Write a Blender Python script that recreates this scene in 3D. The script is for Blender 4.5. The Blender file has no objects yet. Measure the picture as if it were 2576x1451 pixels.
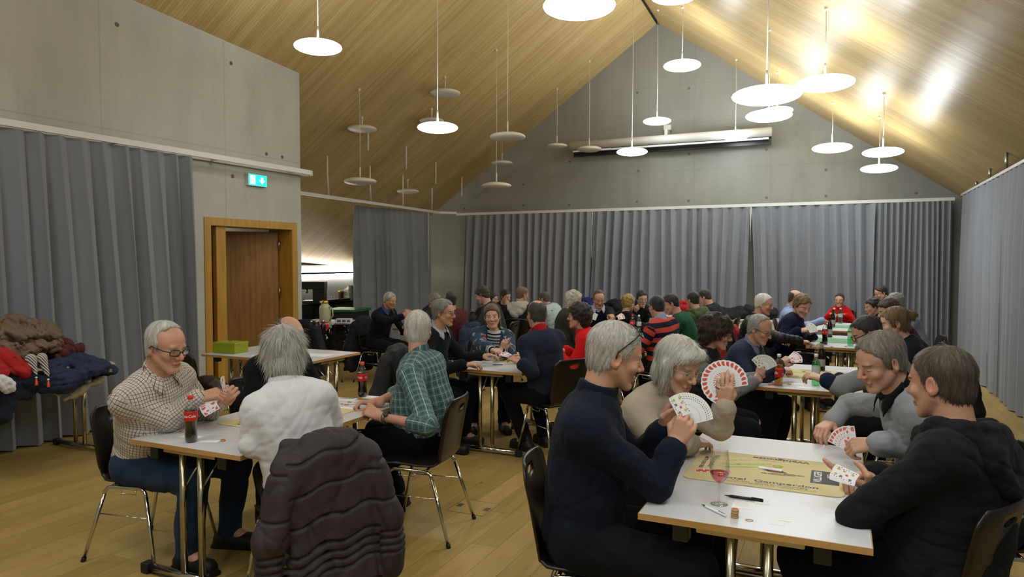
import bpy, bmesh, math, random
import numpy as np
from mathutils import Vector, Matrix

random.seed(7)
rng = np.random.default_rng(7)
SC = bpy.context.scene
COL = SC.collection
PI = math.pi
RD = math.radians

# ------------------------------------------------------------------ camera, world, exposure
FPX, CX, CY, CAMZ = 1785.0, 1288.0, 725.5, 1.7
PITCH, YAW = RD(2.262), RD(24.842)
cam_d = bpy.data.cameras.new('camera')
cam = bpy.data.objects.new('camera', cam_d)
COL.objects.link(cam)
cam.location = (0, 0, CAMZ)
cam.rotation_euler = (PI / 2 - PITCH, 0, YAW)
cam_d.sensor_width = 36.0
cam_d.lens = FPX / 2576 * 36.0
cam_d.clip_start = 0.05
SC.camera = cam
w = bpy.data.worlds.new('world')
SC.world = w
w.use_nodes = True
w.node_tree.nodes['Background'].inputs[0].default_value = (0.02, 0.022, 0.028, 1)
w.node_tree.nodes['Background'].inputs[1].default_value = 0.5
SC.view_settings.view_transform = 'Standard'
SC.view_settings.look = 'None'
SC.view_settings.gamma = 1.0
SC.view_settings.use_curve_mapping = False
SC.view_settings.exposure = 0.82
LAMP_E = 11.5          # emission of a lit pendant
STRIP_E = 26.0         # emission of the bar's light strips
SC.cycles.max_bounces = 8
SC.cycles.diffuse_bounces = 4
SC.cycles.glossy_bounces = 3
SC.cycles.transparent_max_bounces = 12
SC.cycles.transmission_bounces = 6
SC.cycles.caustics_reflective = False
SC.cycles.caustics_refractive = False
SC.cycles.sample_clamp_indirect = 6.0


def ray(x, y):
    r0, r1, r2 = (x - CX) / FPX, (CY - y) / FPX, 1.0
    c, s = math.cos(PITCH), math.sin(PITCH)
    up, fw = r1 * c - s * r2, r2 * c + r1 * s
    c, s = math.cos(YAW), math.sin(YAW)
    return Vector((r0 * c - fw * s, r0 * s + fw * c, up))


CO = Vector((0, 0, CAMZ))


def at(x, y, d):        # point of the photograph at distance d along the view
    return CO + ray(x, y) * d


def atz(x, y, z):       # ... on a horizontal plane
    r = ray(x, y)
    return CO + r * ((z - CAMZ) / r.z)


def atY(x, y, Y):
    r = ray(x, y)
    return CO + r * (Y / r.y)


def atX(x, y, X):
    r = ray(x, y)
    return CO + r * (X / r.x)


# ------------------------------------------------------------------ object helpers
def tag(o, label=None, cat=None, group=None, kind=None):
    if label: o['label'] = label
    if cat: o['category'] = cat
    if group: o['group'] = group
    if kind: o['kind'] = kind
    return o


def empty(name, loc=(0, 0, 0), rz=0.0, label=None, cat=None, group=None):
    o = bpy.data.objects.new(name, None)
    COL.objects.link(o)
    o.location = loc
    o.rotation_euler = (0, 0, rz)
    o.empty_display_size = 0.1
    return tag(o, label, cat, group)


def link(name, me, mats, parent=None):
    o = bpy.data.objects.new(name, me)
    COL.objects.link(o)
    if not isinstance(mats, (list, tuple)): mats = [mats]
    if len(me.materials) == 0:
        for m in mats: me.materials.append(m)
    if parent: o.parent = parent
    return o


def copy_tree(o, parent=None):
    c = o.copy()
    COL.objects.link(c)
    c.parent = parent
    for ch in o.children: copy_tree(ch, c)
    return c


class MB:
    """collects simple shapes for one mesh"""
    def __init__(s): s.v, s.f, s.m, s.sm = [], [], [], []

    def add(s, vs, fs, mat=0, smooth=False):
        n = len(s.v)
        s.v += [tuple(p) for p in vs]
        for f in fs:
            s.f.append(tuple(i + n for i in f)); s.m.append(mat); s.sm.append(smooth)
        return s

    def box(s, lo, hi, mat=0):
        x0, y0, z0 = lo; x1, y1, z1 = hi
        return s.add([(x0, y0, z0), (x1, y0, z0), (x1, y1, z0), (x0, y1, z0), (x0, y0, z1), (x1, y0, z1), (x1, y1, z1), (x0, y1, z1)],
                     [(0, 3, 2, 1), (4, 5, 6, 7), (0, 1, 5, 4), (1, 2, 6, 5), (2, 3, 7, 6), (3, 0, 4, 7)], mat)

    def rbox(s, lo, hi, b=0.003, mat=0):
        """box with chamfered edges"""
        bm = bmesh.new()
        bmesh.ops.create_cube(bm, size=1)
        c = [(a + e) / 2 for a, e in zip(lo, hi)]; d = [e - a for a, e in zip(lo, hi)]
        for v in bm.verts: v.co = Vector((c[i] + v.co[i] * d[i] for i in range(3)))
        bmesh.ops.bevel(bm, geom=bm.edges[:] , offset=b, segments=2, affect='EDGES', profile=0.6)
        bm.verts.index_update()
        s.add([v.co[:] for v in bm.verts], [[v.index for v in f.verts] for f in bm.faces], mat)
        bm.free()
        return s

    def tube(s, pts, r, n=10, cap=True, mat=0, closed=False):
        pts = [Vector(p) for p in pts]
        m = len(pts)
        rs = r if isinstance(r, (list, tuple)) else [r] * m
        up = None
        vs, fs = [], []
        for i, p in enumerate(pts):
            if closed: t = pts[(i + 1) % m] - pts[i - 1]
            else: t = pts[min(i + 1, m - 1)] - pts[max(i - 1, 0)]
            t.normalize()
            if up is None: up = Vector((0, 0, 1)) if abs(t.z) < .9 else Vector((1, 0, 0))
            a = (up - t * up.dot(t)).normalized(); up = a
            b = t.cross(a)
            for k in range(n):
                q = 2 * PI * k / n
                vs.append(p + (a * math.cos(q) + b * math.sin(q)) * rs[i])
        for i in range(m if closed else m - 1):
            j = (i + 1) % m
            for k in range(n):
                l = (k + 1) % n
                fs.append((i * n + k, i * n + l, j * n + l, j * n + k))
        if cap and not closed:
            fs.append(tuple(range(n - 1, -1, -1))); fs.append(tuple(range((m - 1) * n, m * n)))
        return s.add(vs, fs, mat, True)

    def lathe(s, prof, c=(0, 0, 0), n=24, mat=0, mats=None):
        vs, fs = [], []
        m = len(prof)
        for r, z in prof:
            for k in range(n):
                q = 2 * PI * k / n
                vs.append((c[0] + r * math.cos(q), c[1] + r * math.sin(q), c[2] + z))
        for i in range(m - 1):
            for k in range(n):
                l = (k + 1) % n
                fs.append((i * n + k, i * n + l, (i + 1) * n + l, (i + 1) * n + k))
        fs.append(tuple(range(n - 1, -1, -1))); fs.append(tuple(range((m - 1) * n, m * n)))
        return s.add(vs, fs, mat, True)

    def prism(s, poly, h0, h1, mat=0):
        n = len(poly)
        vs = [(x, y, h0) for x, y in poly] + [(x, y, h1) for x, y in poly]
        fs = [tuple(range(n - 1, -1, -1)), tuple(range(n, 2 * n))] + [(i, (i + 1) % n, n + (i + 1) % n, n + i) for i in range(n)]
        return s.add(vs, fs, mat)

    def build(s, name, mats, parent=None, xf=None):
        me = bpy.data.meshes.new(name)
        vs = s.v if xf is None else [xf @ Vector(p) for p in s.v]
        me.from_pydata(vs, [], s.f)
        me.polygons.foreach_set('material_index', s.m)
        me.polygons.foreach_set('use_smooth', s.sm)
        me.update()
        if any(s.sm) and not all(s.sm) or True:
            pass
        return link(name, me, mats, parent)


def arc(p, q, c, n=5):
    """corner from p to q round the control point c"""
    p, q, c = Vector(p), Vector(q), Vector(c)
    return [p * (1 - t) ** 2 + c * 2 * t * (1 - t) + q * t * t for t in [i / n for i in range(n + 1)]]


def smooth_caps(o):      # keep caps flat on smooth tubes
    return o


# ------------------------------------------------------------------ node helpers
def srgb(c):
    if isinstance(c, str):
        c = c.lstrip('#'); c = [int(c[i:i + 2], 16) / 255 for i in (0, 2, 4)]
    return tuple(x / 12.92 if x <= .04045 else ((x + .055) / 1.055) ** 2.4 for x in c)


class E:
    """a scalar or vector socket with arithmetic"""
    def __init__(s, nt, sk): s.nt, s.k = nt, sk

    def _m(s, op, *a):
        n = s.nt.nodes.new('ShaderNodeMath'); n.operation = op
        for i, x in enumerate((s,) + a):
            if isinstance(x, E): s.nt.links.new(x.k, n.inputs[i])
            else: n.inputs[i].default_value = x
        return E(s.nt, n.outputs[0])
    def __add__(s, o): return s._m('ADD', o)
    def __radd__(s, o): return s._m('ADD', o)
    def __sub__(s, o): return s._m('SUBTRACT', o)
    def __rsub__(s, o): return (s * -1)._m('ADD', o)
    def __mul__(s, o): return s._m('MULTIPLY', o)
    def __rmul__(s, o): return s._m('MULTIPLY', o)
    def __truediv__(s, o): return s._m('DIVIDE', o)
    def abs(s): return s._m('ABSOLUTE')
    def fract(s): return s._m('FRACT')
    def floor(s): return s._m('FLOOR')
    def sin(s): return s._m('SINE')
    def lt(s, o): return s._m('LESS_THAN', o)
    def gt(s, o): return s._m('GREATER_THAN', o)
    def min(s, o): return s._m('MINIMUM', o)
    def max(s, o): return s._m('MAXIMUM', o)
    def pow(s, o): return s._m('POWER', o)
    def step(s, a, b):
        n = s.nt.nodes.new('ShaderNodeMapRange'); n.interpolation_type = 'SMOOTHSTEP'
        s.nt.links.new(s.k, n.inputs[0]); n.inputs[1].default_value = a; n.inputs[2].default_value = b
        return E(s.nt, n.outputs[0])


class Mat:
    def __init__(s, name, rough=.6, metal=0., spec=.5, coat=0.):
        s.m = bpy.data.materials.new(name); s.m.use_nodes = True
        s.nt = s.m.node_tree; s.b = s.nt.nodes['Principled BSDF']
        s.b.inputs['Roughness'].default_value = rough
        s.b.inputs['Metallic'].default_value = metal
        s.b.inputs['Specular IOR Level'].default_value = spec
        if coat: s.b.inputs['Coat Weight'].default_value = coat; s.b.inputs['Coat Roughness'].default_value = .25
    def node(s, t, **kw):
        n = s.nt.nodes.new(t)
        for k, v in kw.items(): setattr(n, k, v)
        return n
    def L(s, a, b): s.nt.links.new(a.k if isinstance(a, E) else a, b)
    def attr(s, name):
        n = s.node('ShaderNodeAttribute', attribute_name=name); return n.outputs['Vector']
    def xyz(s, vec):
        n = s.node('ShaderNodeSeparateXYZ'); s.L(vec, n.inputs[0]); return [E(s.nt, o) for o in n.outputs]
    def pos(s): return s.node('ShaderNodeNewGeometry').outputs['Position']
    def obj(s): return s.node('ShaderNodeTexCoord').outputs['Object']
    def rand(s): return E(s.nt, s.node('ShaderNodeObjectInfo').outputs['Random'])
    def map(s, vec, scale=(1, 1, 1), loc=(0, 0, 0)):
        n = s.node('ShaderNodeMapping'); s.L(vec, n.inputs[0]); n.inputs['Scale'].default_value = scale; n.inputs['Location'].default_value = loc
        return n.outputs[0]
    def comb(s, x, y, z):
        n = s.node('ShaderNodeCombineXYZ')
        for i, q in enumerate((x, y, z)):
            if isinstance(q, E): s.L(q, n.inputs[i])
            else: n.inputs[i].default_value = q
        return n.outputs[0]
    def noise(s, vec, scale=5, detail=3, rough=.55, dist=0.):
        n = s.node('ShaderNodeTexNoise'); s.L(vec, n.inputs['Vector'])
        n.inputs['Scale'].default_value = scale; n.inputs['Detail'].default_value = detail
        n.inputs['Roughness'].default_value = rough; n.inputs['Distortion'].default_value = dist
        return E(s.nt, n.outputs[0])
    def white(s, x):
        n = s.node('ShaderNodeTexWhiteNoise', noise_dimensions='1D'); s.L(x, n.inputs['W']); return E(s.nt, n.outputs[0])
    def mix(s, f, a, b, mode='MIX'):
        n = s.node('ShaderNodeMix', data_type='RGBA', blend_type=mode)
        for sk, v in ((n.inputs[0], f), (n.inputs[6], a), (n.inputs[7], b)):
            if isinstance(v, E): s.L(v, sk)
            elif isinstance(v, bpy.types.NodeSocket): s.L(v, sk)
            elif isinstance(v, (int, float)): sk.default_value = v
            else: sk.default_value = tuple(v) + (1,) if len(v) == 3 else v
        return n.outputs[2]
    def color(s, c):
        if isinstance(c, bpy.types.NodeSocket): s.L(c, s.b.inputs['Base Color'])
        else: s.b.inputs['Base Color'].default_value = tuple(c) + (1,)
        return s
    def bump(s, h, strength=.3, dist=.01):
        n = s.node('ShaderNodeBump'); n.inputs['Strength'].default_value = strength; n.inputs['Distance'].default_value = dist
        s.L(h, n.inputs['Height']); s.L(n.outputs[0], s.b.inputs['Normal']); return s
    def rough(s, e): s.L(e, s.b.inputs['Roughness']); return s
    def emit(s, c, k):
        s.b.inputs['Emission Color'].default_value = tuple(c) + (1,); s.b.inputs['Emission Strength'].default_value = k; return s


def plain(name, c, rough=.5, metal=0., spec=.5, var=.06, scale=40.):
    m = Mat(name, rough, metal, spec)
    c = srgb(c)
    n = m.noise(m.obj(), scale, 2)
    m.color(m.mix(n, tuple(x * (1 - var) for x in c), tuple(min(1, x * (1 + var)) for x in c)))
    return m.m


def clear(name, tint=(1, 1, 1), gloss=.12):
    m = Mat(name)
    nt = m.nt
    t = m.node('ShaderNodeBsdfTransparent'); t.inputs[0].default_value = tuple(tint) + (1,)
    g = m.node('ShaderNodeBsdfGlossy'); g.inputs['Roughness'].default_value = .04
    lw = m.node('ShaderNodeLayerWeight'); lw.inputs[0].default_value = .35
    f = E(nt, lw.outputs['Facing']) * .55 + gloss * .4
    mx = m.node('ShaderNodeMixShader'); m.L(f, mx.inputs[0]); m.L(t.outputs[0], mx.inputs[1]); m.L(g.outputs[0], mx.inputs[2])
    nt.links.new(mx.outputs[0], nt.nodes['Material Output'].inputs[0])
    return m.m


# ------------------------------------------------------------------ implicit surfaces (smooth unions meshed by surface nets)
class SDF:
    def __init__(s, lo, hi, base, fines=()):
        s.ax = []
        for i in range(3):
            iv = [(f[0][i], f[1][i], f[2]) for f in fines]
            a, x = [lo[i]], lo[i]
            while x < hi[i]:
                st = base
                for p, q, h in iv:
                    if p - base <= x <= q: st = min(st, h)
                x += st; a.append(x)
            s.ax.append(np.array(a, np.float32))
        s.v = np.full([len(a) for a in s.ax], .5, np.float32)
        s.base = base

    def blk(s, lo, hi):
        sl = []
        for i in range(3):
            a = max(0, int(np.searchsorted(s.ax[i], lo[i])) - 1); b = min(len(s.ax[i]), int(np.searchsorted(s.ax[i], hi[i])) + 1)
            if b <= a: return None
            sl.append(slice(a, b))
        return tuple(sl)

    def grid(s, sl):
        return s.ax[0][sl[0]][:, None, None], s.ax[1][sl[1]][None, :, None], s.ax[2][sl[2]][None, None, :]

    def put(s, fn, lo, hi, k, sub=False):
        m = k + 2 * s.base + .012
        sl = s.blk([x - m for x in lo], [x + m for x in hi])
        if sl is None: return s
        d = fn(*s.grid(sl)); a = s.v[sl]
        if sub:
            d = -d; k = max(k, 1e-4)
            s.v[sl] = np.maximum(a, d) + np.maximum(k - np.abs(a - d), 0) ** 2 / (4 * k)
        else:
            k = max(k, 1e-4)
            s.v[sl] = np.minimum(a, d) - np.maximum(k - np.abs(a - d), 0) ** 2 / (4 * k)
        return s

    def cap(s, a, b, ra, rb=None, k=.01, off=0., sub=False):
        rb = ra if rb is None else rb
        a = [float(x) for x in a]; b = [float(x) for x in b]; ra += off; rb += off
        ba = [q - p for p, q in zip(a, b)]; l2 = sum(x * x for x in ba) + 1e-9
        def fn(X, Y, Z):
            px, py, pz = X - a[0], Y - a[1], Z - a[2]
            h = np.clip((px * ba[0] + py * ba[1] + pz * ba[2]) / l2, 0, 1)
            return np.sqrt((px - ba[0] * h) ** 2 + (py - ba[1] * h) ** 2 + (pz - ba[2] * h) ** 2) - (ra + (rb - ra) * h)
        r = max(ra, rb)
        return s.put(fn, [min(p, q) - r for p, q in zip(a, b)], [max(p, q) + r for p, q in zip(a, b)], k, sub)

    def ell(s, c, R, r, k=.02, off=0., sub=False):
        c = [float(x) for x in c]; r = [x + off for x in r]
        A = [[float(R[i][j]) for i in range(3)] for j in range(3)]   # columns
        def fn(X, Y, Z):
            px, py, pz = X - c[0], Y - c[1], Z - c[2]
            q = [px * A[j][0] + py * A[j][1] + pz * A[j][2] for j in range(3)]
            k0 = np.sqrt((q[0] / r[0]) ** 2 + (q[1] / r[1]) ** 2 + (q[2] / r[2]) ** 2)
            k1 = np.sqrt((q[0] / r[0] ** 2) ** 2 + (q[1] / r[1] ** 2) ** 2 + (q[2] / r[2] ** 2) ** 2) + 1e-6
            return k0 * (k0 - 1) / k1
        e = [math.sqrt(sum((A[j][i] * r[j]) ** 2 for j in range(3))) for i in range(3)]
        return s.put(fn, [c[i] - e[i] for i in range(3)], [c[i] + e[i] for i in range(3)], k, sub)

    def box(s, c, R, h, rd=.01, k=.01, sub=False):
        c = [float(x) for x in c]
        A = [[float(R[i][j]) for i in range(3)] for j in range(3)]
        def fn(X, Y, Z):
            px, py, pz = X - c[0], Y - c[1], Z - c[2]
            q = [np.abs(px * A[j][0] + py * A[j][1] + pz * A[j][2]) - (h[j] - rd) for j in range(3)]
            return np.sqrt(sum(np.maximum(t, 0) ** 2 for t in q)) + np.minimum(np.maximum(np.maximum(q[0], q[1]), q[2]), 0) - rd
        e = [sum(abs(A[j][i]) * h[j] for j in range(3)) for i in range(3)]
        return s.put(fn, [c[i] - e[i] for i in range(3)], [c[i] + e[i] for i in range(3)], k, sub)

    def cut(s, p, n, soft=0.):
        """keep the side opposite to n"""
        X, Y, Z = s.grid((slice(None),) * 3)
        d = (X - p[0]) * n[0] + (Y - p[1]) * n[1] + (Z - p[2]) * n[2]
        s.v = np.maximum(s.v, d.astype(np.float32)); return s

    def disp(s, fn, band=.03):
        i = np.nonzero(np.abs(s.v) < band)
        p = np.stack([s.ax[k][i[k]] for k in range(3)], 1)
        s.v[i] += fn(p).astype(np.float32); return s

    def nets(s):
        v = s.v; neg = v < 0
        cnt = np.zeros([n - 1 for n in v.shape], np.int8)
        offs = [(i, j, k) for i in (0, 1) for j in (0, 1) for k in (0, 1)]
        def sub(a, o): return a[o[0]:a.shape[0] - 1 + o[0], o[1]:a.shape[1] - 1 + o[1], o[2]:a.shape[2] - 1 + o[2]]
        for o in offs: cnt += sub(neg, o)
        I, J, K = np.nonzero((cnt > 0) & (cnt < 8))
        n = len(I)
        if n == 0: return np.zeros((0, 3)), np.zeros((0, 4), int)
        val = {o: v[I + o[0], J + o[1], K + o[2]] for o in offs}
        P = np.zeros((n, 3)); C = np.zeros(n)
        for a in offs:
            for ax in range(3):
                if a[ax]: continue
                b = list(a); b[ax] = 1; b = tuple(b)
                va, vb = val[a], val[b]
                m = (va < 0) != (vb < 0)
                t = np.where(m, va / np.where(m, va - vb, 1), 0)
                for q in range(3): P[:, q] += np.where(m, a[q] + (t if q == ax else 0), 0)
                C += m
        P /= C[:, None]
        W = np.empty_like(P)
        for q, ix in enumerate((I, J, K)):
            x = s.ax[q]; W[:, q] = x[ix] + (x[ix + 1] - x[ix]) * P[:, q]
        id_ = np.full(cnt.shape, -1, np.int32); id_[I, J, K] = np.arange(n)
        F = []
        for ax in range(3):
            o = [0, 0, 0]; o[ax] = 1
            sa = tuple(slice(0, -1) if q == ax else slice(1, -1) for q in range(3))
            sb = tuple(slice(1, None) if q == ax else slice(1, -1) for q in range(3))
            na, nb = neg[sa], neg[sb]
            ed = np.nonzero(na != nb)
            if len(ed[0]) == 0: continue
            base = [ed[q] + (0 if q == ax else 1) for q in range(3)]
            u, w_ = (ax + 1) % 3, (ax + 2) % 3
            def cell(du, dw):
                c = list(base); c[u] = c[u] - du; c[w_] = c[w_] - dw
                return id_[c[0], c[1], c[2]]
            q = np.stack([cell(1, 1), cell(0, 1), cell(0, 0), cell(1, 0)], 1)
            inv = ~na[ed]
            q[inv] = q[inv][:, ::-1]
            F.append(q)
        F = np.concatenate(F)
        F = F[(F >= 0).all(1)]
        return W, F

    def mesh(s, name, origin=(0, 0, 0), attrs=None, xf=None, more=None):
        W, F = s.nets()
        attrs = {k: (fn(W, vnormals(W, F)) if k == 'pat' and fn.__code__.co_argcount > 1 else fn(W)) for k, fn in (attrs or {}).items()}
        if xf is not None:
            M = np.array(xf); W = W @ M[:3, :3].T + M[:3, 3]
        if more: W, F, attrs = more(W, F, attrs)
        W = W - np.array(origin)
        me = bpy.data.meshes.new(name)
        me.vertices.add(len(W)); me.vertices.foreach_set('co', W.astype(np.float32).ravel())
        me.loops.add(F.size); me.loops.foreach_set('vertex_index', F.astype(np.int32).ravel())
        me.polygons.add(len(F)); me.polygons.foreach_set('loop_start', np.arange(0, F.size, 4, dtype=np.int32))
        me.polygons.foreach_set('use_smooth', np.ones(len(F), bool))
        for k, a in attrs.items():
            t = me.attributes.new(k, 'FLOAT_VECTOR', 'POINT'); t.data.foreach_set('vector', a.astype(np.float32).ravel())
        me.update(calc_edges=True)
        return me


def vnormals(W, F):
    a, b, c, d = (W[F[:, i]] for i in range(4))
    fn = np.cross(c - a, d - b); N = np.zeros_like(W)
    for i in range(4): np.add.at(N, F[:, i], fn)
    return N / (np.linalg.norm(N, axis=1, keepdims=True) + 1e-12)


def folds(seed, freq, amp, stretch=(1, 1, 1), n=5):
    """cloth folds: rounded ridges with crisp valleys"""
    r = np.random.default_rng(seed)
    K = r.normal(size=(n, 3)) * freq / np.array(stretch); ph = r.uniform(0, 6.28, n)
    K2 = r.normal(size=(n, 3)) * freq * .6; ph2 = r.uniform(0, 6.28, n)
    def fn(p):
        o = 0
        for i in range(n):
            m = .5 + .5 * np.sin(p @ K2[i] * .7 + ph2[i])
            o = o + m * ((1 - np.abs(np.sin(p @ K[i] + ph[i] + 1.3 * np.sin(p @ K2[i] + ph2[i])))) ** 3 - .25)
        return o * amp
    return fn


def wrinkle(seed, freq, amp, stretch=(1, 1, 1), n=7):
    r = np.random.default_rng(seed)
    K = r.normal(size=(n, 3)) * freq / np.array(stretch); ph = r.uniform(0, 6.28, n)
    K2 = r.normal(size=(n, 3)) * freq * .45; ph2 = r.uniform(0, 6.28, n)
    def fn(p):
        o = 0
        for i in range(n):
            o = o + np.sin(p @ K[i] + ph[i] + 1.6 * np.sin(p @ K2[i] + ph2[i]))
        return o * amp / math.sqrt(n)
    return fn

# ------------------------------------------------------------------ materials
def m_concrete(name, base, var):
    m = Mat(name, .75, spec=.3)
    p = m.pos()
    a = m.noise(p, .55, 4, .6); b = m.noise(m.map(p, (3, 3, .5)), 1.3, 5, .65); c = m.noise(p, 38, 3, .6)
    x, y, z = m.xyz(p)
    t = (a * .5 + b * .35 + c * .15).step(.3, .7)
    col = m.mix(t, tuple(k * (1 - var) for k in base), tuple(k * (1 + var) for k in base))
    st = m.noise(m.map(p, (1, 1, .35)), 1.1, 6, .7).step(.56, .74) * .42           # damp stains
    col = m.mix(st, col, tuple(k * .62 for k in base))
    sp = m.noise(p, 60, 1).step(.74, .78) * .5
    col = m.mix(sp, col, tuple(k * .5 for k in base))
    m.color(col); m.bump(c * .5 + b, .12, .02)
    return m, col

BASE_C = srgb('#b9b9b0')
def concrete_wall(name, axis, joints, hj, tint=1.0):
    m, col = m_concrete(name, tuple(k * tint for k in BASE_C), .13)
    p = m.xyz(m.pos())
    u = p[axis]
    l = None
    for j in joints:
        e = (1 - (u - j).abs().step(.004, .014))
        l = e if l is None else l.max(e)
    for j in hj: l = l.max(1 - (p[2] - j).abs().step(.004, .012))
    n = m.noise(m.pos(), 3, 3)
    m.color(m.mix(l * n * .42, col, tuple(k * .35 for k in BASE_C)))
    return m.m

M = {}
M['conc_left'] = concrete_wall('fair_faced_concrete_left', 1, [4.85, 6.45, 3.2], [3.05], 1.0)
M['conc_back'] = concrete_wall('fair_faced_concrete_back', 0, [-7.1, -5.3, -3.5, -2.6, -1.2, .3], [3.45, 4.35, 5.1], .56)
M['conc_plain'] = concrete_wall('fair_faced_concrete', 0, [-20.], [20.])

def m_roof():
    m = Mat('spruce_slat_lining', .36, spec=.45)
    p = m.pos(); x, y, z = m.xyz(p)
    k = y / .042
    tone = m.white(k.floor())
    gr = m.noise(m.map(p, (1.1, 26, 1.1)), 3.0, 4, .6)
    bd = m.noise(m.map(p, (.5, .9, .5)), 1.0, 3)
    c = m.mix((tone * .32 + gr * .6 + .1).step(.1, .95), srgb('#b0925a'), srgb('#d3bb86'))
    c = m.mix(bd.step(.3, .75) * .35, c, srgb('#8f7444'))
    kn = m.noise(m.map(p, (2.2, 9, 2.2)), 2.1, 2).step(.73, .77) * .5
    c = m.mix(kn, c, srgb('#5e4320'))
    g = 1 - ((k.fract() - .5).abs() * -1 + .5).step(.0, .09)
    c = m.mix(g * .5, c, srgb('#5a431e'))
    m.color(c); m.bump((k.fract() - .5).abs().step(.42, .5) * -1 + gr * .1, .25, .006)
    m.rough(gr * .12 + .28)
    return m.m
M['roof'] = m_roof()

def m_plank():
    m = Mat('oiled_oak', .38, spec=.4)
    p = m.pos(); r = m.rand()
    off = m.comb(r * 31., r * 17., 0.)
    n = m.node('ShaderNodeVectorMath', operation='ADD'); m.L(p, n.inputs[0]); m.L(off, n.inputs[1])
    q = n.outputs[0]
    gr = m.noise(m.map(q, (16, 1.1, 1)), 2.4, 5, .62, .6); fl = m.noise(m.map(q, (3, .7, 1)), 1.6, 3)
    c = m.mix((gr * .75 + r * .3).step(.2, .9), srgb('#967d45'), srgb('#b99d5e'))
    c = m.mix(fl.step(.42, .8) * .4, c, srgb('#a08248'))
    kn = m.noise(m.map(q, (5.5, 1.6, 1)), 1.9, 2).step(.745, .79)
    c = m.mix(kn * .75, c, srgb('#3d2c17'))
    m.color(c); m.rough(gr * .15 + .30); m.bump(gr, .06, .004)
    return m.m
M['plank'] = m_plank()
M['subfloor'] = plain('floor_joint', '#4a3a22', .8)

def m_curtain():
    m = Mat('grey_wool_curtain', .95, spec=.12)
    p = m.pos()
    n = m.noise(p, 220, 2); b = m.noise(p, 2.5, 3)
    c = srgb('#83878f')
    m.color(m.mix(n * .7 + b * .3, tuple(k * .82 for k in c), tuple(k * 1.15 for k in c)))
    m.b.inputs['Sheen Weight'].default_value = .25; m.b.inputs['Sheen Roughness'].default_value = .6
    m.bump(n, .12, .002)
    return m.m
M['curtain'] = m_curtain()
M['rail'] = plain('white_painted_rail', '#d9d8d3', .4)
M['lamp_on'] = Mat('lit_diffuser', .5).emit((.89, .955, 1.0), LAMP_E).color((1, 1, 1)).m
M['lamp_off'] = plain('unlit_diffuser', '#d8d4c8', .35)
M['cable'] = plain('white_cable', '#d9d6cc', .5)
M['strip'] = Mat('light_strip', .5).emit((1, .95, .88), STRIP_E).color((1, 1, 1)).m
M['white'] = plain('white_paint', '#d3d2cc', .45)
M['black'] = plain('black_plastic', '#141312', .4)
M['beech'] = plain('door_larch', '#b0853a', .42, var=.12, scale=6)
M['dark'] = plain('dark_gap', '#1b1714', .8)
M['steel'] = plain('brushed_steel', '#a8a7a2', .3, 1.0)
def m_veneer(name, a, b, rough, axis=2):
    m = Mat(name, rough, spec=.45); p = m.obj()
    sc = [14, 14, 14]; sc[axis] = 1.0
    g = m.noise(m.map(p, sc), 2.0, 5, .6, .4); l = m.noise(p, 1.3, 2)
    m.color(m.mix((g * .75 + l * .25).step(.25, .75), srgb(a), srgb(b))); m.bump(g, .05, .003); return m.m
M['door'] = m_veneer('oak_veneer', '#7d5826', '#a0763a', .4)
M['frame'] = m_veneer('larch_frame', '#a97c32', '#c3963f', .4)
M['shell'] = m_veneer('black_stained_ply', '#15110e', '#231a14', .33, 0)
M['chrome'] = plain('chrome', '#c9c7c0', .12, 1.0, var=.02)
M['chrome_warm'] = plain('satin_chrome', '#b4ad93', .2, 1.0, var=.03)
M['laminate'] = plain('white_laminate', '#c7c8cb', .35, var=.02, scale=200)
M['edge'] = m_veneer('beech_edge', '#a97e48', '#c69c62', .45, 0)
M['rubber'] = plain('black_rubber', '#100f0e', .6)
M['paper'] = plain('white_paper', '#e9e9ec', .7, var=.02)
M['clear'] = clear('thin_clear_plastic', (.93, .95, .95))
M['glass'] = clear('thin_glass', (.97, .97, .97), .08)
M['gplastic'] = clear('thin_green_plastic', (.35, .82, .52))
M['aglass'] = clear('thin_amber_plastic', (.95, .82, .55))
M['cola'] = plain('dark_cola', '#150a07', .12)
M['ambl'] = plain('amber_drink', '#9a5a10', .15)
M['bglass'] = plain('brown_bottle_glass', '#1d0f08', .08)
M['red'] = plain('red_plastic', '#d8301c', .4)
M['orange'] = plain('orange_plastic', '#f05518', .4)
M['redlabel'] = plain('red_label', '#c5211c', .45)
M['whitelabel'] = plain('white_print', '#e4e4e2', .5, var=.02)
M['ink'] = plain('black_print', '#191713', .6)
M['greenink'] = plain('green_print', '#9dbb45', .6)
M['redink'] = plain('red_print', '#a3271d', .6)
M['wine'] = clear('rose_wine', (.86, .16, .14), .05)
M['felt'] = plain('beige_felt', '#d0c294', .95, var=.08, scale=90)
M['gfelt'] = plain('green_felt', '#6f9a76', .95, var=.08, scale=90)
M['chip'] = m_veneer('wooden_chip', '#a58a52', '#c3a86c', .6)
M['cardface'] = plain('card_white', '#dfe0e2', .45, var=.02)
M['cardred'] = plain('card_red', '#cf4630', .45, var=.04)
M['yel'] = plain('card_yellow', '#b6a43a', .5)
M['grn'] = plain('card_green', '#3f6f62', .5)
M['navyink'] = plain('card_dark', '#2c2a34', .5)
M['greybox'] = plain('grey_card_box', '#c3c5c6', .5, var=.03)
M['limetin'] = plain('lime_lacquer', '#8f9a1e', .35)

# ------------------------------------------------------------------ the setting
RIDX, BACKY = -3.33, 14.0
def roofz(X, Y): return 6.35 + .064 * (14 - Y) - .698 * abs(X - RIDX)

Y0, X0, X1 = -3.0, -10.3, 2.3
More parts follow.
